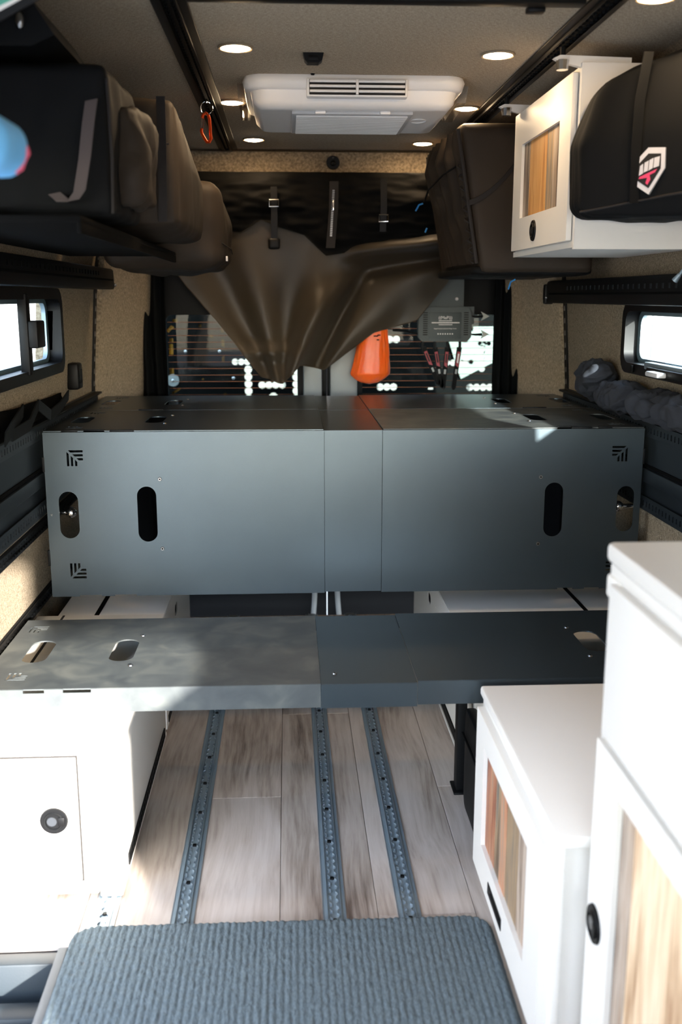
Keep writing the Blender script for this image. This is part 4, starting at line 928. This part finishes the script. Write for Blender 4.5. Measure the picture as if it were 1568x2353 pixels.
# ================================================================== ON THE WALLS
for s, y, z, nm in ((-1, 3.32, .965, 'left'), (1, 3.42, .945, 'right')):
    t_ = thing('wall_outlet', 'small black box on the %s wall near the rear pillar' % nm, 'outlet', (s*.87, y, z), 'small black wall boxes')
    bm = B(); box(bm, (min(s*.845, s*.885), y-.035, z), (max(s*.845, s*.885), y+.035, z+.085), bev=.008); make('cover', bm, 'black_plastic', t_)
    bm = B(); box(bm, (min(s*.842, s*.846), y-.018, z+.02), (max(s*.842, s*.846), y+.018, z+.065), bev=.002); make('rocker', bm, 'black_metal', t_)
# left: folded black straps and pouch on the rail
t_ = thing('tool_pouch', 'black folded strap pouch lying on the left bed rail', 'pouch', (-.85, 2.7, .923))
def pouch(u, v):
    y = 2.36+.78*u; z = .924+(.065-.02*u+.006*noise.noise((y*6, 1, 0)))*v
    return (-.862+.012*noise.noise((y*7, v*2, 3))-.008*v, y, z)
bm = B(); grid(bm, pouch, 40, 6); make('back_flap', bm, 'bag_black', t_, smooth=180, solid=.006)
bm = B(); ribbon(bm, [(-.832, 2.42, .935), (-.822, 2.55, .944), (-.845, 2.74, .975), (-.818, 2.76, .945), (-.822, 2.9, .952), (-.845, 3.12, .965)], (.1, 0, 1), .03, .004); make('strap', bm, 'side_curtain', t_)
bm = B(); ribbon(bm, [(-.838, 2.38, .93), (-.826, 2.40, .955), (-.85, 2.6, .975)], (.1, 0, 1), .035, .004); make('strap', bm, 'side_curtain', t_)
# right: crumpled dark clothes
def heap(c0, c1, seed, label, warp=None):
    bm = B(); soft(bm, c0, c1, n=40, rad=.04, bulge=.006, wr=.011, wsc=22, seed=seed, warp=warp, ridged=True)
    make('folded_clothing', bm, 'clothes', None, label=label, cat='clothing', group='dark clothes on the right bed rail', smooth=180)
heap((.775, 2.30, .950), (.866, 2.74, 1.0), 5, 'crumpled dark grey clothing on the right rail under the window')
heap((.775, 2.78, .942), (.866, 3.02, 1.0), 12, 'crumpled dark grey clothing heap in the middle of the right rail')
heap((.785, 3.08, .945), (.862, 3.28, 1.055), 19, 'dark bundle standing up beside the right wall box', lambda p, h: (p.x, p.y-.25*(p.z), p.z*(1-.25*abs(p.y/h.y))))
# gooseneck lamp
t_ = thing('reading_lamp', 'small grey gooseneck lamp tip at the right picture edge', 'lamp', (.80, 2.35, 1.30))
bm = B(); tube(bm, [(.80, 2.36, 1.350), (.785, 2.37, 1.345), (.775, 2.38, 1.330), (.768, 2.39, 1.314)], .004, n=8); make('gooseneck', bm, 'aluminium_dull', t_)
bm = B(); cyl(bm, (.768, 2.39, 1.314), (.760, 2.40, 1.299), .005, .008, n=12); make('lamp_head', bm, 'aluminium_dull', t_)

# ================================================================== OUTSIDE
bm = B(); box(bm, (-30, -30, -.80), (30, 40, -.75)); make('ground', bm, 'asphalt', kind='structure', label='pale paved ground outside the van', cat='ground')
def siding(x0, x1, y, z1, name, label, horiz=True):
    t_ = thing(name, label, 'building', ((x0+x1)/2, y, -.75) if horiz else (y, (x0+x1)/2, -.75)); bm = B()
    box(bm, *(((x0, y, -.75), (x1, y+.2, z1)) if horiz else ((y-.1, x0, -.75), (y+.1, x1, z1)))); make('wall_sheet', bm, 'siding', t_)
    n = int((x1-x0)/.6)
    for k in range(n):
        a = x0+.6*k; bm = B()
        box(bm, *(((a, y-.05, -.75), (a+.2, y, z1)) if horiz else ((y-.16, a, -.75), (y+.16, a+.2, z1)))); make('rib', bm, 'siding', t_)
siding(-4, 11.5, -7.0, 2.9, 'shed', 'pale ribbed metal building seen through the left window', horiz=False)
siding(1, 12, 9.0, 3.2, 'shed', 'pale ribbed metal building seen through the right window', horiz=False)
siding(-5, 8.5, 13.0, 4.0, 'shed', 'pale ribbed metal building behind the van', horiz=True)
# rear carrier: perforated panels behind the doors
def chain(cx0, cz0, n, vert, r=.017, st_=.030):
    st_ = max(st_, 1.85*r)
    P = []
    N = 10
    right = []; left = []
    for k in range(n):
        c0 = st_*k
        for a in range(-62, 63, 31): q = math.radians(a); right.append((r*math.cos(q), c0+r*math.sin(q)))
    P = [(0, -r)]+right+[(0, st_*(n-1)+r)]+[(-x, y) for x, y in reversed(right)]
    return [(cx0+x, cz0+y) for x, y in P] if vert else [(cx0+y, cz0-x) for x, y in P]
YP = 4.95
cp = thing('carrier_panel', 'dark perforated gear panel outside the left rear window', 'panel', (-.5, YP, .55), 'perforated panels on the rear carrier')
HL = [chain(-.362, .77, 5, True, .019, .034), chain(-.128, .77, 5, True, .017, .034), chain(-.295, .834, 4, False, .018, .032), chain(-.425, .948, 3, False, .016, .026), circ(-.24, .775, .022)]
HL += [rect(-.742, -.722, 1.045, 1.062), rect(-.725, -.700, 1.14, 1.155), [(-.76, 1.10), (-.73, 1.125), (-.715, 1.115), (-.745, 1.09)], rect(-.745, -.725, .985, 1.035), rect(-.745, -.725, .865, .92), [(-.74, .80), (-.70, .825), (-.695, .815), (-.735, .79)], rect(-.49, -.476, .95, 1.055), rect(-.49, -.476, 1.09, 1.11), rect(-.60, -.585, 1.115, 1.13), [(-.55, 1.075), (-.54, 1.08), (-.53, 1.07), (-.535, 1.065)], rect(-.485, -.470, .775, .795), rect(-.59, -.58, .86, .868)]
make('sheet', plate(rect(-.86, -.06, .5, 1.6), HL, .004, (0, YP, 0), UX, UZ), 'rack_panel', cp)
for x, z in ((-.665, 1.0), (-.50, 1.0), (-.435, .87), (-.73, .86)):
    bm = B(); cyl(bm, (x, YP-.01, z), (x, YP-.004, z), .03, n=20); wsh = make('rubber_washer', bm, 'door_grey' if x < -.7 else 'black_rubber', cp)
    bm = B(); sphere(bm, (x, YP-.012, z), .010); make('bolt_head', bm, 'chrome', wsh)
cpl = cp
cp = thing('carrier_panel', 'perforated gear panel outside the right rear window, part sunlit', 'panel', (.5, YP, .55), 'perforated panels on the rear carrier')
HR = [chain(.29, .822, 3, False, .018, .032), chain(.74, .818, 4, False, .018, .032), chain(.797, .91, 4, True, .016, .032), chain(.62, .94, 4, False, .016, .032), chain(.70, 1.08, 3, False, .018, .034), chain(.335, 1.055, 2, False, .018, .03), rect(.53, .555, .808, .818)]
make('sheet', plate(rect(.02, 1.0, .5, 1.6), HR, .004, (0, YP, 0), UX, UZ), 'rack_panel', cp)
yb_ = thing('recovery_board', 'yellow traction board strapped behind the left carrier panel', 'board', (-.62, 4.99, .55))
bm = B(); box(bm, (-.80, 4.975, .55), (-.455, 5.01, 1.55), bev=.01); make('board', bm, 'yellow_board', yb_)
for k in range(8):
    bm = B(); box(bm, (-.77, 4.956, .62+.11*k), (-.485, 4.977, .65+.11*k), bev=.004); make('tread_bar', bm, 'yellow_board', yb_)

for x, pr in ((-.83, cpl), (-.09, cpl), (.05, cp), (.97, cp)):
    bm = B(); box(bm, (x-.02, YP+.003, -.75), (x+.02, YP+.03, .8)); make('upright', bm, 'black_metal', pr)
pb = thing('sun_patch_plate', 'pale slotted plate imitating the sun patch on the right carrier panel', 'board', (.76, 4.92, .55))  # pale plate cut to the shape of the sunlit patch on the carrier
make('sheet', plate([(.745, 1.117), (.853, 1.117), (.856, .946), (.690, .862), (.672, .905), (.626, 1.046), (.714, 1.040), (.742, 1.074)], [chain(.795, .945, 4, True, .013, .026), chain(.69, .945, 3, False, .012, .024), chain(.78, 1.035, 3, False, .011, .022)], .004, (0, 4.93, 0), UX, UZ), 'sun_patch_plate', pb)
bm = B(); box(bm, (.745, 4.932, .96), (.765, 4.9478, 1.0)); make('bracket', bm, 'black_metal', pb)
